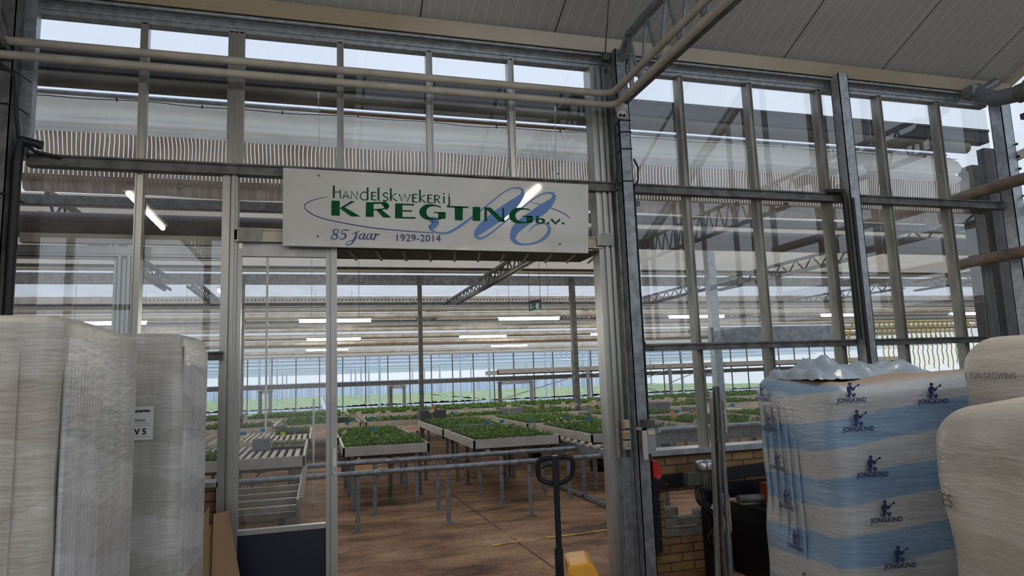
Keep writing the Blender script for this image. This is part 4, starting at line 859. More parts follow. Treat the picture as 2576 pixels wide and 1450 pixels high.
def cloth_roll(name, x0, x1, y, prof, m, lab, cat='screen', seed=1, amp=.02, nx=160):
    """hanging folded cloth: profile of (dy, z) swept along the wall with uneven folds"""
    rnd = random.Random(seed); ph = [rnd.uniform(0, 6.28) for _ in range(6)]; V = []; k = len(prof)
    for i in range(nx+1):
        x = x0+(x1-x0)*i/nx
        for j, (dy, z) in enumerate(prof):
            s_ = amp*(math.sin(x*2.3+ph[0]+j*.5)+.5*math.sin(x*6.1+ph[1]+j)+.3*math.sin(x*13+ph[2]+j*2))
            V.append((x, y+dy+s_*.7, z+s_*(.6 if 0 < j else .15)))
    b = MB(); b.add(V, [(i*k+j, (i+1)*k+j, (i+1)*k+j+1, i*k+j+1) for i in range(nx) for j in range(k-1)], True)
    return tag(b.build(name, m), lab, cat)
zA = lambda py, Y: aty(1000, py, Y).z
cloth_roll('folded_screen', -2.35, 7.6, .62, [(.10, zA(297, .7)), (-.01, zA(312, .62)), (-.05, zA(330, .6)), (-.03, zA(346, .6)), (.05, zA(353, .65)), (-.02, zA(360, .6)), (-.03, zA(370, .6)), (.06, zA(378, .66))], CLOTH, 'bunched white screen cloth hanging in folds behind the top windows', seed=4, amp=.014)
b = MB(); pts = []
for i in range(60):
    x = -2.3+9.8*i/59; pts.append((x, .54, zA(303, .54)+.006*math.sin(x*3)+.006*math.sin(x*7.7)))
b.tube(pts, .004, 5)
for i in range(0, 60, 4): b.box(pts[i][0]-.006, pts[i][0]+.006, .53, .55, pts[i][2]-.008, pts[i][2]+.018)
tag(b.build('support_wire', BLACK), 'black support wire with clips along the white screen cloth', 'wire')
tag(MB().tube([(GX0, .85, zA(292, .85)), (7.7, .85, zA(292, .85))], .02, 8).box(GX0, 7.7, .9, .93, zA(291, .9)-.02, zA(291, .9)).build('steel_rail', GALVB), 'pale steel rail between the gutter and the white cloth', 'rail')
V = []; NX = 200
b = MB()
for i in range(NX+1):
    x = -2.42+10.4*i/NX
    for j, z in enumerate((3.89, 3.70, 3.50, 3.44)):
        V.append((x, .74+.012*math.sin(x*5)+.008*math.sin(x*17+z*3)+.02*j, z))
b.add(V, [(i*4+j, (i+1)*4+j, (i+1)*4+j+1, i*4+j+1) for i in range(NX) for j in range(3)], True)
tag(b.build('shade_curtain', STRIPE), 'brown striped shade curtain hanging behind the upper windows', 'curtain')
b = MB(); V = []
for i in range(NX+1):
    x = -2.4+10.4*i/NX
    for j, (y, z) in enumerate(((.86, 3.53), (.85, 3.45), (.87, 3.395+.008*math.sin(x*2.5)), (.93, 3.385+.008*math.sin(x*2.5)))): V.append((x, y+.01*math.sin(x*6), z-.01))
b.add(V, [(i*4+j, (i+1)*4+j, (i+1)*4+j+1, i*4+j+1) for i in range(NX) for j in range(3)], True)
tag(b.build('shade_curtain', STRIPE2), 'plain brown hem of the shade curtain just below the mid rail', 'curtain')
b = MB(); b.box(GX0, 9.6, 1.38, 1.41, 3.40, 3.475).box(GX0, 9.6, 1.38, 1.50, 3.39, 3.40)
o = tag(b.build('perforated_beam', GALV), 'galvanised beam with a row of holes behind the mid windows', 'beam')
b = MB()
for i in range(100): b.lathe((-2.1+.09*i, 1.379, 3.437), [(.007, 0), (.0, .0005)], 6, (0, -1, 0))
h = b.build('bolt_hole', BLACK, o)
tag(MB().tube([(GX0, 1.65, 3.25), (9.6, 1.65, 3.25)], .125, 20).build('air_duct', BROWN), 'large dark brown air duct behind the mid windows', 'duct')
struct(MB().box(-2.2, -.68, .10, .16, 2.705, 2.755).box(-2.2, -.68, .09, .13, 2.695, 2.71).box(-2.2, -.68, .10, .18, 2.665, 2.70).box(-2.2, -.68, .10, .15, 2.655, 2.675).build('trim_sliding_door_head', ALU))
t = thing('sliding_door_stile', (-1.41, .15, 0), 'wide ribbed aluminium stile standing behind the glass by the wrapped trays', 'door stile')
b = MB()
for i in range(6): b.box(-1.49+.032*i, -1.472+.032*i, .10-.012*(i % 2), .17, .9, 2.68)
b.box(-1.49, -1.30, .12, .16, .9, 2.68).build('stile_body', ALU, t)
# canopy soffit over the opening
t = thing('folded_door', (1.1, .3, 2.7), 'dark ribbed underside of the folded door under the sign', 'door')
MB().box(.15, 2.45, -.02, .42, 2.735, 2.765).build('folded_panel', DARKG, t)
b = MB()
for i in range(11): b.bar((.25+.22*i, .0, 2.73), (.33+.22*i, .42, 2.73), .02, .015)
b.build('cross_rib', ALUD, t)

# bays of the greenhouse
def ordn(i): return ('first', 'second', 'third', 'fourth', 'fifth', 'sixth', 'seventh', 'eighth', 'ninth', 'tenth', 'eleventh', 'twelfth')[i]
HX0, HX1 = -14, 32
for i, (Y, zt, zb) in enumerate(((9.6, 4.04, 3.83), (15.9, 4.16, 3.93), (22.2, 4.16, 3.93))):
    t = thing('gutter_beam', (5, Y, zb), ordn(i)+' galvanised gutter beam spanning the greenhouse, counted from the opening', 'gutter', 'gutter beams of the greenhouse')
    MB().box(HX0, HX1, Y, Y+.18, zb, zt).build('gutter_channel', GALV if i == 0 else GALVD, t)
    if i == 0: MB().tube([(HX0, Y-.1, zt+.07), (HX1, Y-.1, zt+.07)], .045, 12).build('pipe_on_gutter', CREAMW, t)
    else:
        MB().box(HX0, HX1, Y-.05, Y, zt-.02, zt+.18).build('slotted_strip', CREAM, t)
        b = MB()
        for k in range(150 if i == 1 else 0): x = -5+.11*k; b.box(x, x+.045, Y-.056, Y-.05, zt+.04, zt+.10)
        if i == 1: b.build('slot_row', GALVD, t)
# screens: cloth ceilings between the gutter beams
for i, (y0, y1, z0, z1) in enumerate(((3.3, 9.5, 4.0, 4.16), (9.9, 15.8, 4.14, 4.34), (16.2, 22.1, 4.26, 4.30), (22.4, 28.5, 4.26, 3.9))):
    b = MB(); V = []; nx, ny = 60, 8
    for a_ in range(nx+1):
        for c_ in range(ny+1):
            x = HX0+(HX1-HX0)*a_/nx; y = y0+(y1-y0)*c_/ny; V.append((x, y, z0+(z1-z0)*c_/ny+.02*math.sin(x*3)*math.sin(c_*1.3)))
    b.add(V, [(a_*(ny+1)+c_, (a_+1)*(ny+1)+c_, (a_+1)*(ny+1)+c_+1, a_*(ny+1)+c_+1) for a_ in range(nx) for c_ in range(ny)], True)
    tag(b.build('ceiling_screen', SCREEN if i < 1 else SCREEN2), ordn(i)+' bay of cream screen cloth under the greenhouse roof, counted from the opening', 'screen', 'screen cloth bays')
# dark longitudinal pipe lines and cable ducts near the first bay
tag(MB().tube([(HX0, 8.6, 4.02), (HX1, 8.6, 4.02)], .03, 8).build('steel_tube', DARKG), 'dark steel tube just above the pink-tinged pipe', 'tube')
# lattice girders running into the depth
def girder(x, y0, y1, lab, zb=3.62, zt=3.95, m=GALVD):
    t = thing('lattice_girder', (x, y0, zb), lab, 'girder', 'lattice girders of the greenhouse')
    MB().bar((x-.05, y0, zb), (x-.05, y1, zb), .05, .05).bar((x+.06, y0, zb), (x+.06, y1, zb), .03, .05).build('bottom_chord', m, t)
    MB().bar((x, y0, zt), (x, y1, zt), .06, .06).build('top_chord', m, t)
    b = MB(); y = y0
    while y+.5 < y1: b.bar((x, y, zt), (x, y+.25, zb), .025, .025); b.bar((x, y+.25, zb), (x, y+.5, zt), .025, .025); y += .5
    b.build('lattice', m, t)
for x, l1 in ((-2.95, 'over the wrapped trays'), (3.62, 'over the middle of the opening'), (9.9, 'over the glass wall'), (16.3, 'over the yellow hoses')):
    girder(x, 3.0, 9.5, 'lattice girder of the first bay '+l1, 3.68, 3.93)
    girder(x+.3, 10.2, 15.8, 'lattice girder of the second bay '+l1, 3.85, 4.08)
    girder(x+.3, 16.4, 22, 'lattice girder of the third bay '+l1, 3.8, 4.18)
# heating pipes under the screens
pip = [(10.6, 3.36, .045), (11.6, 3.30, .05), (13.0, 3.42, .035), (14.4, 3.30, .05), (16.8, 3.36, .05), (18.3, 3.24, .05), (20.1, 3.34, .05), (21.3, 3.20, .05), (23.4, 3.30, .06), (25.4, 3.34, .06), (27.3, 3.10, .05)]
for i, (y, z, r_) in enumerate(pip):
    tag(MB().tube([(HX0, y, z), (HX1, y, z)], r_*1.15, 8).tube([(HX0, y+.12, z+.09), (HX1, y+.12, z+.09)], .02, 5).build('growing_pipe', PIPEC if i % 3 else CREAMW), 'cream heating pipe crossing the greenhouse below the screens', 'pipe', 'cream heating pipes below the screens')
for i, (y, z) in enumerate(((12.9, 3.72), (18.9, 3.72), (25.0, 3.7))):
    tag(MB().box(HX0, HX1, y, y+.1, z-.12, z).build('closed_screen', mat('dark_rolled_screen_%d' % i, (.20, .19, .17), .8)), 'grey rolled screen in the %s bay behind the heating pipes' % ordn(i+1), 'screen')
# lamps of the greenhouse
gl = [(-4.45, -3.02, 8.2), (-.36, 1.05, 8.2), (3.68, 5.07, 8.2), (7.72, 9.17, 8.2), (11.89, 13.38, 8.2), (16.0, 17.48, 8.2), (-.3, 1.19, 14), (4.02, 5.48, 14), (8.2, 9.7, 14), (12.5, 14.0, 14), (17.5, 19.0, 14), (-4.6, -3.1, 14), (-.4, 1.1, 20), (6.5, 8, 20)]
for i, (x0, x1, y) in enumerate(gl):
    row = {8.2: 'nearest', 14: 'second', 20: 'third'}[y]
    lamp(y, x0, x1, 2.89, 'glowing tube lamp in the %s row, %s along it from the door side' % (row, ordn([g for g in sorted(gl) if g[2] == y].index((x0, x1, y)))), 'tube lamps of the greenhouse', 'x', LAMPF, r=.03)

# greenhouse columns
def column(x, y, lab, wd=.10, z1=4.0, m=GALVD):
    return tag(MB().box(x-wd/2, x+wd/2, y-wd/2, y+wd/2, 0, z1).box(x-wd, x+wd, y-wd, y+wd, 0, .02).build('greenhouse_post', m), lab, 'post', 'greenhouse posts')
for x, y, lab, wd, m in ((2.23, 9.6, 'dark steel post rising behind the first near bench', .09, GALVD), (5.93, 9.6, 'dark steel post behind the conveyor wheels', .12, GALVD), (-1.53, 9.6, 'steel post seen through the door glass', .10, GALVD), (9.7, 9.6, 'steel post behind the mid glass', .1, GALV), (13.5, 9.6, 'steel post behind the blue stack', .1, GALV), (6.05, 3.8, 'pale galvanised post close behind the glass wall', .13, GALVB),
    (-.85, 6.9, 'thin white post seen through the door glass', .035, WHITE), (-.05, 4.6, 'short white post at the end of the slatted bench', .03, WHITE)):
    column(x, y, lab, wd, 1.45 if 'short' in lab else 4.0, m)
tag(MB().box(5.95, 8.3, 3.75, 3.85, 2.0, 2.32).build('cable_tray', GALV), 'grey cable tray joined to the pale post behind the glass', 'tray')
# pairs of posts carrying the eye-level transport beam
for i, (xa, xb) in enumerate(((-2.38, -1.97), (3.23, 3.84), (8.4, 9.99), (14.6, 15.5), (19.5, 20.3))):
    t = thing('post_frame', ((xa+xb)/2, 26, 0), ordn(i)+' twin-post frame under the transport beam, counted from the door side', 'frame', 'twin-post frames')
    for x, m in ((xa, GALVD), (xb, GALV)): MB().box(x-.07, x+.07, 25.93, 26.07, 0, 1.45).box(x-.12, x+.12, 25.9, 26.1, 1.41, 1.45).build('leg', m, t)
    MB().box(xa-.05, xb+.05, 25.95, 26.05, 1.33, 1.50).build('cross_bracket', GALVB, t)
tag(MB().box(HX0, HX1, 26.0, 26.25, 1.50, 1.70).build('transport_beam', GALVD), 'long dark transport beam at eye level across the far end', 'beam')
t = thing('transport_tray', (14, 25.8, 1.7), 'pale raised transport tray on the dark beam behind the exit sign', 'tray')
MB().box(8.2, HX1, 25.6, 25.7, 1.80, 2.06).box(8.2, HX1, 25.6, 27.6, 1.80, 1.84).box(8.1, 8.25, 25.6, 27.6, 1.80, 2.0).build('tray_body', BENCH, t)
b = MB()
for x in (12.2, 16.4, 20.5): b.box(x, x+.03, 25.59, 25.6, 1.80, 2.06)
b.build('tray_joint', DARKG, t)
b = MB(); b.bar((10.5, 20, .7), (14.2, 20, 1.75), .03, .03).bar((10.5, 20.05, 1.75), (14.2, 20.05, .7), .03, .03).bar((6.6, 20, .75), (10.5, 20, 1.75), .03, .03).bar((14.2, 20, 1.2), (16.4, 20, 1.9), .03, .03)
for x in (10.5, 14.2): b.box(x-.05, x+.05, 19.95, 20.05, 0, 1.9)
tag(b.build('cross_bracing', GALV), 'crossed steel bracing rods behind the lower window', 'bracing')

# far partition and the next greenhouse, whose materials are paled for distance haze
for i in range(42):
    x = -14+1.085*i
    struct(MB().box(x-.022, x+.022, 28.50, 28.56, 0, 3.0).build('trim_far_mullion_%d' % (i+1), mat('far_mullion', (.17, .13, .12), .6) if i == 0 else bpy.data.materials['far_mullion']))
struct(MB().box(HX0, HX1, 28.45, 28.6, 2.98, 3.95).build('wall_far_upper', SCREEN2))
struct(MB().box(HX0, HX1, 28.42, 28.52, 2.93, 3.0).build('trim_far_head', CREAM))
n += 1; struct(MB().add([(HX0, 28.53, 0), (HX1, 28.53, 0), (HX1, 28.53, 2.95), (HX0, 28.53, 2.95)], [(0,1,2,3)]).build('window_%d' % n, G_FAR))
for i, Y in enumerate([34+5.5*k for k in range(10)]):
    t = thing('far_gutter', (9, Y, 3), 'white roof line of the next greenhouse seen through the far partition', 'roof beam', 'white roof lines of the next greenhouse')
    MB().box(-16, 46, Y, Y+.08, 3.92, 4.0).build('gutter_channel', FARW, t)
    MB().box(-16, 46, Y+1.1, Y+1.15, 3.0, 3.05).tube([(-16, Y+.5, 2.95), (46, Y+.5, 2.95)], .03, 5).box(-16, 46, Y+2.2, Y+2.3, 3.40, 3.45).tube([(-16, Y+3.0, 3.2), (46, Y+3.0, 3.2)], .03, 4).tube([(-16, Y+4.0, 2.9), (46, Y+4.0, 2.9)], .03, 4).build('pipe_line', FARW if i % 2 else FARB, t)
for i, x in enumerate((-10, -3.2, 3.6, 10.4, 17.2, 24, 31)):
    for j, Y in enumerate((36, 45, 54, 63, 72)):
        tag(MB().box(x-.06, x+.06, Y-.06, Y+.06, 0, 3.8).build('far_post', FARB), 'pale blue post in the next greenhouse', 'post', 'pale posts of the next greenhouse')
for i, x in enumerate((-4, 6, 16)):
    b = MB(); y = 34
    while y < 80: b.bar((x+.1*y, y, 3.7), (x+.1*y, y+1, 3.1), .06, .06); b.bar((x+.1*y, y+1, 3.1), (x+.1*y, y+2, 3.7), .06, .06); y += 2
    tag(b.build('far_truss', FARB), 'lattice truss of the next greenhouse, %s counted from the door side' % ordn(i), 'truss')
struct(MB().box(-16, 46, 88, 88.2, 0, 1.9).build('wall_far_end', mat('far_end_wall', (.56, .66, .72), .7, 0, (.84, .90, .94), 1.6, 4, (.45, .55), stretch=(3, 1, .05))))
# crop beds on the floor of the next greenhouse
def bumpy(name, x0, x1, y0, y1, z, amp, m, lab, nx=80, ny=20, cat='crop'):
    b = MB(); V = [(x0+(x1-x0)*i/nx, y0+(y1-y0)*j/ny, z+random.uniform(0, amp)) for i in range(nx+1) for j in range(ny+1)]
    b.add(V, [(i*(ny+1)+j, (i+1)*(ny+1)+j, (i+1)*(ny+1)+j+1, i*(ny+1)+j+1) for i in range(nx) for j in range(ny)])
    return tag(b.build(name, m), lab, cat, kind='stuff')
for i, (x0, x1, y0, y1) in enumerate(((-15, .3, 44, 84), (.7, 12, 44, 84), (12.4, 45, 44, 84), (-15, .3, 33, 37), (.7, 45, 33, 37))):
    bumpy('crop_leaves', x0, x1, y0, y1, .02, .14, GREENL, 'light green young crop covering the floor of the next greenhouse', 90, 40)
struct(MB().box(.35, .6, 30, 84, .0, .02).box(12.1, 12.3, 37, 84, 0, .02).build('trim_path_edge', FARW))
# greenhouse roof glass over everything behind the hall
n += 1; struct(MB().add([(-16, 28.6, 4.6), (46, 28.6, 4.6), (46, 90, 4.6), (-16, 90, 4.6)], [(0,1,2,3)]).build('window_%d' % n, FROOF))
n += 1; b = MB()
for y in (.8, 3.9, 9.7, 16, 22.3): y2 = {.8: 3.9, 3.9: 9.7, 9.7: 16, 16: 22.3, 22.3: 28.6}[y]; ym = (y+y2)/2; b.add([(-14, y, 4.4), (32, y, 4.4), (32, ym, 5.4), (-14, ym, 5.4), (-14, y2, 4.4), (32, y2, 4.4)], [(0,1,2,3), (3,2,5,4)])
struct(b.build('window_%d' % n, G_ROOF)) if False else None

# ------------------------------------------------------------------ benches
def bench_mesh(w_, d_, slats=True):
    b = MB().box(0, w_, 0, .025, -.10, .02).box(0, w_, d_-.025, d_, -.10, .02).box(0, .025, 0, d_, -.10, .02).box(w_-.025, w_, 0, d_, -.10, .02)
    b.box(-.004, .03, -.006, .0, .012, .026).box(w_-.03, w_+.004, -.006, 0, .012, .026)
    return b
def bench(x, y, w_, d_, lab, z=.80, legs=True):
    t = thing('rolling_bench', (x, y, 0), lab, 'bench', 'rolling benches')
    b = bench_mesh(w_, d_); b.v = [(a+x, c+y, e+z) for a, c, e in b.v]; b.build('edge_frame', BENCH, t)
    b = MB(); k = int(w_/.10)
    for i in range(k): b.box(x+.04+i*(w_-.08)/k, x+.04+i*(w_-.08)/k+.055, y+.02, y+d_-.02, z-.05, z-.035)
    b.build('slatted_top', BENCH, t)
    if legs:
        for fx, fy in ((.12, .15), (.88, .15), (.12, .85), (.88, .85)):
            xx, yy = x+w_*fx, y+d_*fy; MB().box(xx-.025, xx+.025, yy-.025, yy+.025, 0, z-.10).build('leg', GALV, t)
        MB().box(x+.05, x+w_-.05, y+.3, y+.34, z-.17, z-.10).build('underframe', GALVD, t)
        MB().box(x+.05, x+w_-.05, y+d_-.34, y+d_-.3, z-.17, z-.10).build('underframe', GALVD, t)
        MB().tube([(x+.2, y-.02, z-.14), (x+.26, y+1.2, z-.14)], .025, 8).build('guide_tube', BENCH, t)
    return t
bench(.32, 3.66, 1.13, 1.75, 'rolling bench nearest the glass door in the opening')
bench(.30, 5.50, 1.16, 2.0, 'rolling bench directly behind the one nearest the glass door')
bench(2.05, 3.60, 1.26, 2.3, 'rolling bench in the middle of the opening')
bench(2.05, 6.0, 1.3, 3.0, 'rolling bench behind the middle one')
bench(3.70, 3.40, 1.6, 2.6, 'rolling bench by the opening jamb, beyond the conveyor wheels')
bench(3.62, 6.2, 1.6, 2.7, 'rolling bench behind the one by the jamb')
bench(-1.60, 2.95, 1.46, 2.5, 'half-empty slatted bench behind the glass door')
bench(-1.60, 5.6, 1.50, 2.9, 'slatted bench behind the half-empty one')
bench(-3.6, 3.2, 1.8, 5.0, 'rolling bench behind the wrapped tray stacks')
bench(5.7, 3.2, 1.7, 3.2, 'rolling bench behind the lower window')
bench(7.6, 4.4, 1.8, 4.2, 'rolling bench behind the blue printed stack')
bench(5.6, 6.8, 1.7, 2.6, 'rolling bench behind the one at the lower window')
for i in range(12): bench(-6+1.75*i, 9.4+.1*(i % 2), 1.65, 3.65, ordn(i)+' bench of the second bench row, counted from the door side', legs=False)
for i in range(12): bench(-7+2.6*i, 13.2, 2.45, 3.0, ordn(i)+' bench of the rearmost bench row, counted from the door side', legs=False)

# leafy young plants standing in trays
def leaf_mesh(w_, d_, n_, seed, h=.055, size=.032):
    rnd = random.Random(seed); b = MB()
    for k in range(n_):
        x, y = rnd.uniform(0, w_), rnd.uniform(0, d_); z = .012+h*1.35*rnd.uniform(.2, 1)*(.7+.3*math.sin(x*22+seed)*math.cos(y*19)); a = rnd.uniform(0, 6.283); s = size*rnd.uniform(.6, 1.25)
        dx, dy = math.cos(a)*s, math.sin(a)*s; px, py = -dy*.42, dx*.42; up = rnd.uniform(-.25, .55)*s
        b.add([(x, y, z), (x+dx*.5+px, y+dy*.5+py, z+up+.006), (x+dx, y+dy, z+up*.7), (x+dx*.5-px, y+dy*.5-py, z+up+.006)], [(0,1,2,3)])
    b.v = [tuple(q) for q in b.v]; return b
TM = {}
def plants(x, y, w_, d_, lab, z=.77, seed=None, dens=2600, h=.055, size=.036, grp='trays of young plants'):
    seed = seed or int(abs(x*37+y*91)) + 1
    t = thing('plant_tray', (x, y, z), lab, 'plants', grp)
    MB().box(x, x+w_, y, y+d_, z-.005, z+.022).build('tray', BLACK, t)
    b = leaf_mesh(w_, d_, int(w_*d_*dens), seed, h, size); b.v = [(a+x, c+y, e+z+.012) for a, c, e in b.v]
    o = b.build('leaves', GREEN, t); o['kind'] = 'stuff'
    return t
plants(.36, 3.72, .50, .42, 'tray of young plants at the front corner of the bench nearest the glass door')
plants(.90, 3.78, .52, 1.45, 'broad dark green tray block filling the outer side of the bench nearest the glass door')
plants(.36, 4.42, .50, .9, 'tray block behind the front corner tray on the bench nearest the glass door')
plants(.36, 5.6, 1.0, .7, 'front tray block on the second bench by the glass door')
plants(.36, 6.5, 1.0, .8, 'rear tray block on the second bench by the glass door')
plants(2.12, 3.66, 1.12, .42, 'front strip of small plants on the middle bench')
plants(2.12, 4.95, 1.1, .85, 'rear tray block on the middle bench')
plants(2.12, 4.15, .36, .7, 'narrow tray strip along the edge of the middle bench')
plants(2.55, 4.25, .68, .5, 'short tray block behind the front strip on the middle bench')
plants(2.15, 6.1, 1.0, .9, 'front tray block on the bench behind the middle one')
plants(2.15, 7.3, 1.1, 1.4, 'rear tray block on the bench behind the middle one')
plants(3.78, 3.5, 1.4, .9, 'front tray block on the bench by the jamb, with pink flowers')
plants(3.78, 4.6, 1.4, 1.2, 'rear tray block on the bench by the jamb')
plants(3.7, 6.4, 1.4, 1.0, 'front tray block on the bench behind the jamb bench')
plants(3.7, 7.7, 1.4, 1.1, 'rear tray block on the bench behind the jamb bench')
plants(-1.55, 3.2, .55, .8, 'tray block at the side of the half-empty slatted bench')
plants(-.62, 4.6, .44, .3, 'small tray on the far end of the half-empty slatted bench')
plants(-.70, 7.6, .55, .6, 'dark tray at the rear of the second slatted bench')
plants(5.8, 3.5, 1.4, .8, 'tray block behind the lower window in the front row')
plants(5.8, 4.6, 1.4, 1.2, 'tray block behind the lower window in the second row')
plants(7.7, 4.8, 1.5, 1.6, 'tray block seen past the blue printed stack')
plants(5.7, 7.0, 1.4, 1.6, 'tray block far behind the lower window')
plants(-3.5, 3.4, 1.5, 1.4, 'tray block beyond the wrapped tray stacks')
for i in range(12):
    plants(-5.95+1.75*i, 9.6, 1.5, 1.1 if i % 3 else 2.6, ordn(i)+' leafy block of the second bench row, counted from the door side', dens=900, size=.055, h=.06, grp='leafy blocks on the second bench row')
for i in range(12): plants(-6.9+2.6*i, 13.4, 2.3, 2.7, ordn(i)+' leafy block of the rearmost bench row, counted from the door side', dens=420, size=.08, h=.07, grp='leafy blocks on the rearmost bench row')

# blocks of stacked polystyrene trays
def traystack(px0, py0, px1, py1, Z, dy, lab, m=TRAYG, cells=True):
    a = atz(px0, py1, Z); Y = a.y; c_ = aty(px1, py1, Y); tp = aty((px0+px1)/2, py0, Y).z
    t = thing('tray_block', (a.x, Y, Z), lab, 'tray block', 'grey blocks of stacked trays')
    b = MB(); k = max(3, int((tp-Z)/.03)); hh = (tp-Z)/k
    for i in range(k): b.box(a.x, c_.x, Y, Y+dy, Z+i*hh+.002, Z+(i+1)*hh)
    b.build('stacked_trays', m, t)
    b = MB(); nn = 8
    for i in range(nn): b.box(a.x+(c_.x-a.x)*(i+.15)/nn, a.x+(c_.x-a.x)*(i+.75)/nn, Y+.02, Y+dy-.02, tp, tp+.006)
    b.build('tray_cell', TRAYG if cells else m, t)
traystack(634, 1107, 678, 1136, .77, .28, 'grey tray block on the half-empty slatted bench')
traystack(693, 1073, 720, 1092, .77, .4, 'grey tray block on the second slatted bench')
traystack(852, 1051, 877, 1070, .77, .5, 'dark grey tray block at the door side of the second bench row', mat('dark_tray', (.06, .06, .065), .7))
traystack(1158, 1070, 1246, 1084, .77, .25, 'low grey tray block in the middle bench')
traystack(1273, 1028, 1316, 1047, .79, .6, 'large grey tray block far behind the middle bench')
traystack(1466, 1028, 1495, 1037, .79, .5, 'low grey tray block beside the post near the jamb')
traystack(1474, 1039, 1496, 1046, .79, .4, 'smaller grey tray block before the post near the jamb')
traystack(1650, 1013, 1686, 1038, .79, .7, 'big grey tray block behind the lower window')
traystack(1739, 1026, 1752, 1038, .79, .4, 'small grey tray block behind the lower window')
traystack(940, 1087, 953, 1096, .77, .2, 'tiny dark tray block on the bench nearest the glass door')
t = thing('crate', tuple(atz(1058, 1060, .8)), 'dark grey crate holding a red cloth behind the first post', 'crate')
a = atz(1058, 1061, .8)
MB().box(a.x, a.x+.55, a.y, a.y+.35, .8, 1.02).build('crate_body', mat('charcoal_crate', (.07, .07, .08), .6), t)
crumple('red_cloth', (a.x+.30-t.location.x, a.y+.1-t.location.y, .98-t.location.z), .07, .09, .17, RED, t, 3)
t = thing('basket', (-.72, .75, 0), 'orange-red round basket on the floor behind the glass door', 'basket')
a = atz(594, 1312, .0); MB().lathe((a.x, a.y, 0), [(0, .01), (.13, .01), (.17, .13), (.185, .135), (.185, .12), (.14, .0), (0, 0)], 24).build('basket_body', ORANGE, t)
MB().tube([(a.x-.1, a.y, .06), (a.x+.04, a.y-.05, .1), (a.x+.08, a.y+.05, .05)], .02, 8).build('contents', CREAMC, t)

# plant markers
mk = [(873, 1066, 'b', 'bench nearest the glass door, on the rear edge at the corner'), (888, 1056, 'b', 'second bench by the glass door, by the dark tray block'), (928, 1058, 'b', 'second bench by the glass door, in the middle'), (944, 1053, 'b', 'second bench by the glass door, toward its far end'), (987, 1055, 'b', 'second bench by the glass door, closest to the first post'), (937, 1081, 'b', 'bench nearest the glass door, standing in the middle of it'), (866, 1088, 'c', 'front corner of the bench nearest the glass door, tilted'),
      (1138, 1039, 'b', 'second bench row behind the red cloth'), (1225, 1065, 'b', 'middle bench, nearest to the grey tray block'), (1262, 1061, 'b', 'middle bench, between the two others'), (1336, 1059, 'b', 'outer corner of the middle bench'), (1423, 1049, 'b', 'tilted, over the pink flowers'), (1480, 1056, 'b', 'bench by the jamb, straight above the wheels'), (1514, 1022, 'b', 'tucked beside the opening jamb'),
      (1689, 1037, 'o', 'behind the lower window, before the big tray block'), (1746, 1037, 'o', 'behind the lower window, before the small tray block'), (1696, 1047, 'p', 'behind the lower window'), (1703, 1036, 'b', 'behind the lower window between orange ones'), (1843, 1020, 'b', 'past the aluminium profiles'),
      (661, 1083, 'b', 'second slatted bench, nearest its corner'), (742, 1082, 'b', 'small tray of the half-empty slatted bench'), (712, 1092, 'y', 'beside the thin white post'), (604, 1093, 'b', 'edge of the half-empty slatted bench'), (613, 1091, 'b', 'next to the one at the slatted bench edge')]
CM = {'b': (BLUE, 'blue'), 'c': (CREAMC, 'pale orange'), 'o': (ORANGEC, 'orange'), 'p': (PINKC, 'pink'), 'y': (YELLOWC, 'yellow')}
def marker(px, py, m, lab, Z=.80, hgt=.17, s=.05, grp='plant marker cards', tilt=None):
    q = atz(px, py, Z+hgt); tilt = random.uniform(-.12, .12) if tilt is None else tilt
    t = thing('plant_marker', (q.x, q.y, Z), lab, 'marker', grp)
    MB().bar((q.x-tilt*.15, q.y, Z-.01), (q.x, q.y, Z+hgt-s*.3), .010, .004).build('stick', STICK, t)
    r_ = Vector((1, 0, -tilt*2)).normalized()*s*.62; u_ = Vector((tilt*2, 0, 1)).normalized()*s*.42; c_ = Vector((q.x, q.y-.005, Z+hgt+.0))
    MB().prism([c_-r_-u_, c_+r_-u_, c_+r_+u_, c_-r_+u_], (0, .003, 0)).build('card', m, t)
for x, y, k, lab in mk:
    marker(x, y, CM[k][0], CM[k][1]+' marker card: '+lab, s=.055 if y > 1030 else .075, tilt={866: -.35, 1423: -.45, 873: .3}.get(x))
far_m = [(890, 1047), (902, 1041), (951, 1040), (976, 1038), (1029, 1036), (1086, 1034), (1171, 1030), (1280, 1022), (1350, 1024), (1376, 1021), (1417, 1016), (1437, 1018), (1445, 1018), (1486, 1015), (1494, 1011), (1508, 1015), (1633, 1006), (1655, 1008), (1676, 1004), (1688, 1005), (1710, 1004), (1720, 1004), (1752, 1004), (1762, 1002)]
for x, y in far_m: marker(x, y, CREAMC, 'small pale marker card standing in the rearmost bench rows', Z=.82, hgt=.20, s=.09, grp='pale markers in the rear bench rows')
# a few open blossoms
b = MB()
for px, py in ((1402, 1057), (1364, 1057), (1421, 1060), (1445, 1057), (1438, 1061), (1412, 1053), (1380, 1062)):
    q = atz(px, py, .86); b.lathe(q, [(0, 0), (.018, .004), (.02, .008), (.006, .006), (0, .006)], 8, (0, -.5, .8))
tag(b.build('blossom', mat('pink_white_petals', (.8, .55, .55), .6)), 'pale pink blossoms among the leaves on the bench by the jamb', 'flowers', kind='stuff')

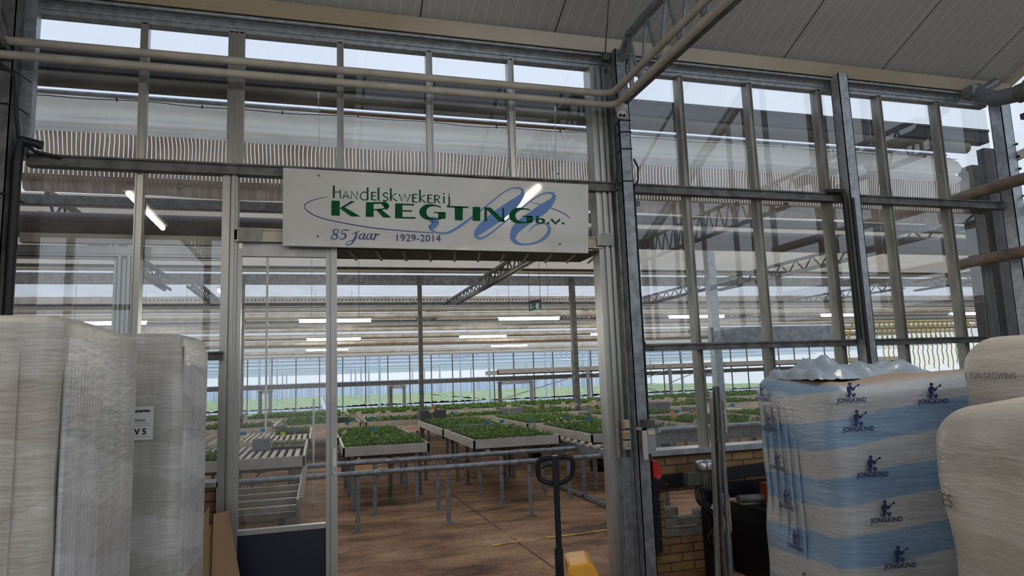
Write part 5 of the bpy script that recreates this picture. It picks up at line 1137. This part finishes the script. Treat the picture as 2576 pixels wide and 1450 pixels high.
# pipe rails on posts in front of the benches
def piperail(y, z, x0, x1, posts, lab, r_=.030):
    t = thing('pipe_rail', ((x0+x1)/2, y, 0), lab, 'rail', 'pipe rails before the benches')
    MB().tube([(x0, y, z), (x1, y, z)], r_, 12).build('rail_tube', GALV, t)
    for x in posts:
        MB().tube([(x, y, .0), (x, y, z-r_)], .026, 10).tube([(x, y, z-.16), (x, y, z-.15)], .034, 10).box(x-.05, x+.05, y-.05, y+.05, 0, .012).build('leg', GALV, t)
    for x in posts: MB().box(x+.18, x+.30, y-.035, y+.035, z-.035, z+.0).bar((x+.24, y, z-.03), (x+.16, y-.02, z-.14), .03, .012).build('clip', GALVD, t)
piperail(2.42, .635, -3.0, 4.2, (-.9, .44, 1.47, 2.47, 3.5), 'galvanised pipe rail nearest the opening, low on round posts')
piperail(3.30, .655, -3.0, 4.4, (-.9, .70, 1.50, 2.35, 3.3), 'galvanised pipe rail just in front of the benches')
# many square legs under the benches
lg = [(1.09, 5.2), (.98, 4.2), (1.45, 4.6), (1.75, 6.0), (2.3, 5.2), (2.75, 4.6), (3.1, 5.6), (1.9, 8.0), (2.6, 8.0), (.6, 7.0), (3.4, 7.2)]
for x, y in lg: tag(MB().box(x-.022, x+.022, y-.022, y+.022, 0, .68).box(x-.05, x+.05, y-.05, y+.05, 0, .01).build('floor_post', GALVD), 'slim square steel post under the bench rows', 'post', 'slim posts under the benches')
# wheel conveyor between the benches
t = thing('wheel_conveyor', (3.5, 3.4, 0), 'galvanised wheel conveyor with cream rollers between middle bench and jamb bench', 'conveyor')
MB().box(3.42, 3.47, 2.0, 4.5, .60, .72).box(3.42, 3.47, 2.0, 4.5, .02, .06).build('side_beam', GALV, t)
for i in range(9):
    y = 2.25+.27*i; MB().lathe((3.40, y, .735), [(0, 0), (.032, 0), (.032, .045), (0, .045)], 12, (1, 0, 0)).build('roller', CREAMC, t)
for y in (2.1, 3.1, 4.2): MB().box(3.42, 3.47, y, y+.05, 0, .60).build('leg', GALV, t)
MB().tube([(3.1, 4.4, .5), (3.25, 4.4, .5)], .11, 14).box(3.2, 3.44, 4.36, 4.44, .55, .62).build('drive_motor', BLACKP, t)
MB().tube([(3.9, 3.9, .34), (4.1, 3.9, .34)], .12, 14).build('drive_motor', BLACKP, t)
t = thing('roller_conveyor', (4.6, 2.2, 0), 'galvanised roller conveyor just behind the lower window sill', 'conveyor')
MB().box(3.6, 6.4, 1.3, 1.34, .86, .99).box(3.6, 6.4, 1.7, 1.74, .86, .99).tube([(3.6, 1.2, 1.02), (6.4, 1.2, 1.02)], .03, 10).build('side_beam', GALVB, t)
for i in range(5):
    x = 3.75+.36*i; MB().lathe((x, 1.28, 1.06), [(.018, 0), (.045, 0), (.045, .02), (.018, .02), (.018, 0)], 14, (0, -1, .0)).build('roller', CREAMC, t)
for x in (3.8, 5.0, 6.2): MB().box(x-.03, x+.03, 1.5, 1.56, 0, .86).build('leg', GALV, t)
# chain conveyor behind the glass door
t = thing('chain_conveyor', (-.6, 2, 0), 'chain conveyor with cross members behind the glass door', 'conveyor')
b = MB()
for i in range(34): y = .70+.072*i; b.box(-.155, -.115, y, y+.05, .655+(.012 if i % 2 else 0), .69+(.012 if i % 2 else 0))
b.build('drive_chain', mat('dusty_chain', (.42, .38, .30), .7), t)
MB().box(-.17, -.155, .65, 3.2, .50, .68).build('side_plate', GALV, t)
for y, z in ((.75, .62), (.85, .55), (1.15, .62), (1.55, .62), (2.0, .62), (2.8, .62)): MB().box(-2.2, -.16, y, y+.04, z-.05, z).build('cross_member', ALU, t)
for x, y in ((-.30, 1.0), (-.22, 1.9), (-.22, 2.8), (-1.4, 1.0), (-1.4, 2.2)): MB().box(x-.035, x+.035, y-.03, y+.03, 0, .57).build('leg', GALV, t)

# exit sign on two chains
t = thing('exit_sign', (4.44, 8, 3.1), 'small green emergency exit sign hanging on two chains', 'sign')
ctr = Vector((4.46, 8, 3.13)); rr_ = Vector((math.cos(-1.0), math.sin(-1.0), 0)); nn_ = Vector((-rr_.y, rr_.x, 0))*-1
def ep(a, c_, o_=0.): return ctr+rr_*a+Vector((0, 0, c_))-nn_*-o_
MB().prism([ep(-.16, -.085), ep(.16, -.085), ep(.16, .085), ep(-.16, .085)], nn_*.03).build('sign_box', mat('exit_green', (.01, .17, .12), .4), t)
MB().prism([ep(-.165, .085), ep(.165, .085), ep(.165, .13), ep(-.165, .13)], nn_*.035).build('top_rail', mat('maroon_rail', (.10, .03, .04), .5), t)
b = MB()
def pg(*p): b.add([ep(a, c_, 0)-(Vector((0, 0, 0))) + (nn_*(-.002)) for a, c_ in p], [tuple(range(len(p)))]); b.add([ep(a, c_, 0)+nn_*.032 for a, c_ in p], [tuple(range(len(p)))])
pg((.04, -.06), (.12, -.06), (.12, .06), (.04, .06)); pg((-.04, -.008), (.02, -.008), (.02, .008), (-.04, .008))
pg((-.12, .03), (-.08, .03), (-.08, .06), (-.11, .06)); pg((-.12, -.01), (-.06, -.01), (-.07, .025), (-.12, .025)); pg((-.13, -.06), (-.11, -.06), (-.08, -.01), (-.11, -.01)); pg((-.07, -.06), (-.05, -.05), (-.07, -.01), (-.09, -.01))
b.build('running_man_pictogram', PLASTICW, t)
for a in (-.15, .15):
    p = ep(a, .13)+nn_*.015; MB().tube([p, p+Vector((0, 0, .80))], .006, 5).build('chain', GALVD, t)

# coiled yellow hoses hanging from a rail behind the glass
rz = 2.36
tag(MB().tube([(9.6, 5.5, rz), (14.2, 5.5, rz)], .02, 8).build('hose_rail', GALV), 'steel rail carrying the yellow hoses', 'rail')
hx0 = [9.75] + [10.15+.03*i for i in range(2)] + [10.6+.125*i for i in range(17)] + [12.95, 13.15]
for i, x in enumerate(hx0):
    q = smooth([(x, 5.5, rz-.35), (x+.02, 5.48, rz-.08), (x+.12, 5.46, rz+.12), (x+.28, 5.45, rz+.10), (x+.36, 5.46, rz-.10), (x+.38, 5.48, rz-.40), (x+.40, 5.5, rz-.75-.08*(i % 3))], 5)
    qq = []
    for j, p in enumerate(q):
        w__ = .015 if j > len(q)*.6 else .0; qq.append((p[0]+w__*math.sin(j*2.1), p[1], p[2]))
    tag(MB().tube(qq, .011, 5).build('air_hose', HOSE), 'yellow air hose looping over the rail behind the glass', 'hose', 'yellow hoses looping over the rail')
# round pads on the glass
for i, (x, y) in enumerate(((453, 469), (645, 469), (1604, 512), (1732, 513), (1853, 514), (1978, 515))):
    q = aty(x, y, -.012); MB_ = MB().lathe(q, [(0, .006), (.006, .006), (.024, .004), (.026, 0)], 18, (0, -1, 0))
    tag(MB_.build('glass_clip', mat('grey_pad', (.22, .22, .21), .5) if i == 0 else bpy.data.materials['grey_pad']), 'round grey pad fixed to the glass below the mid rail, %s from the door side' % ordn(i), 'pad', 'round pads on the glass')
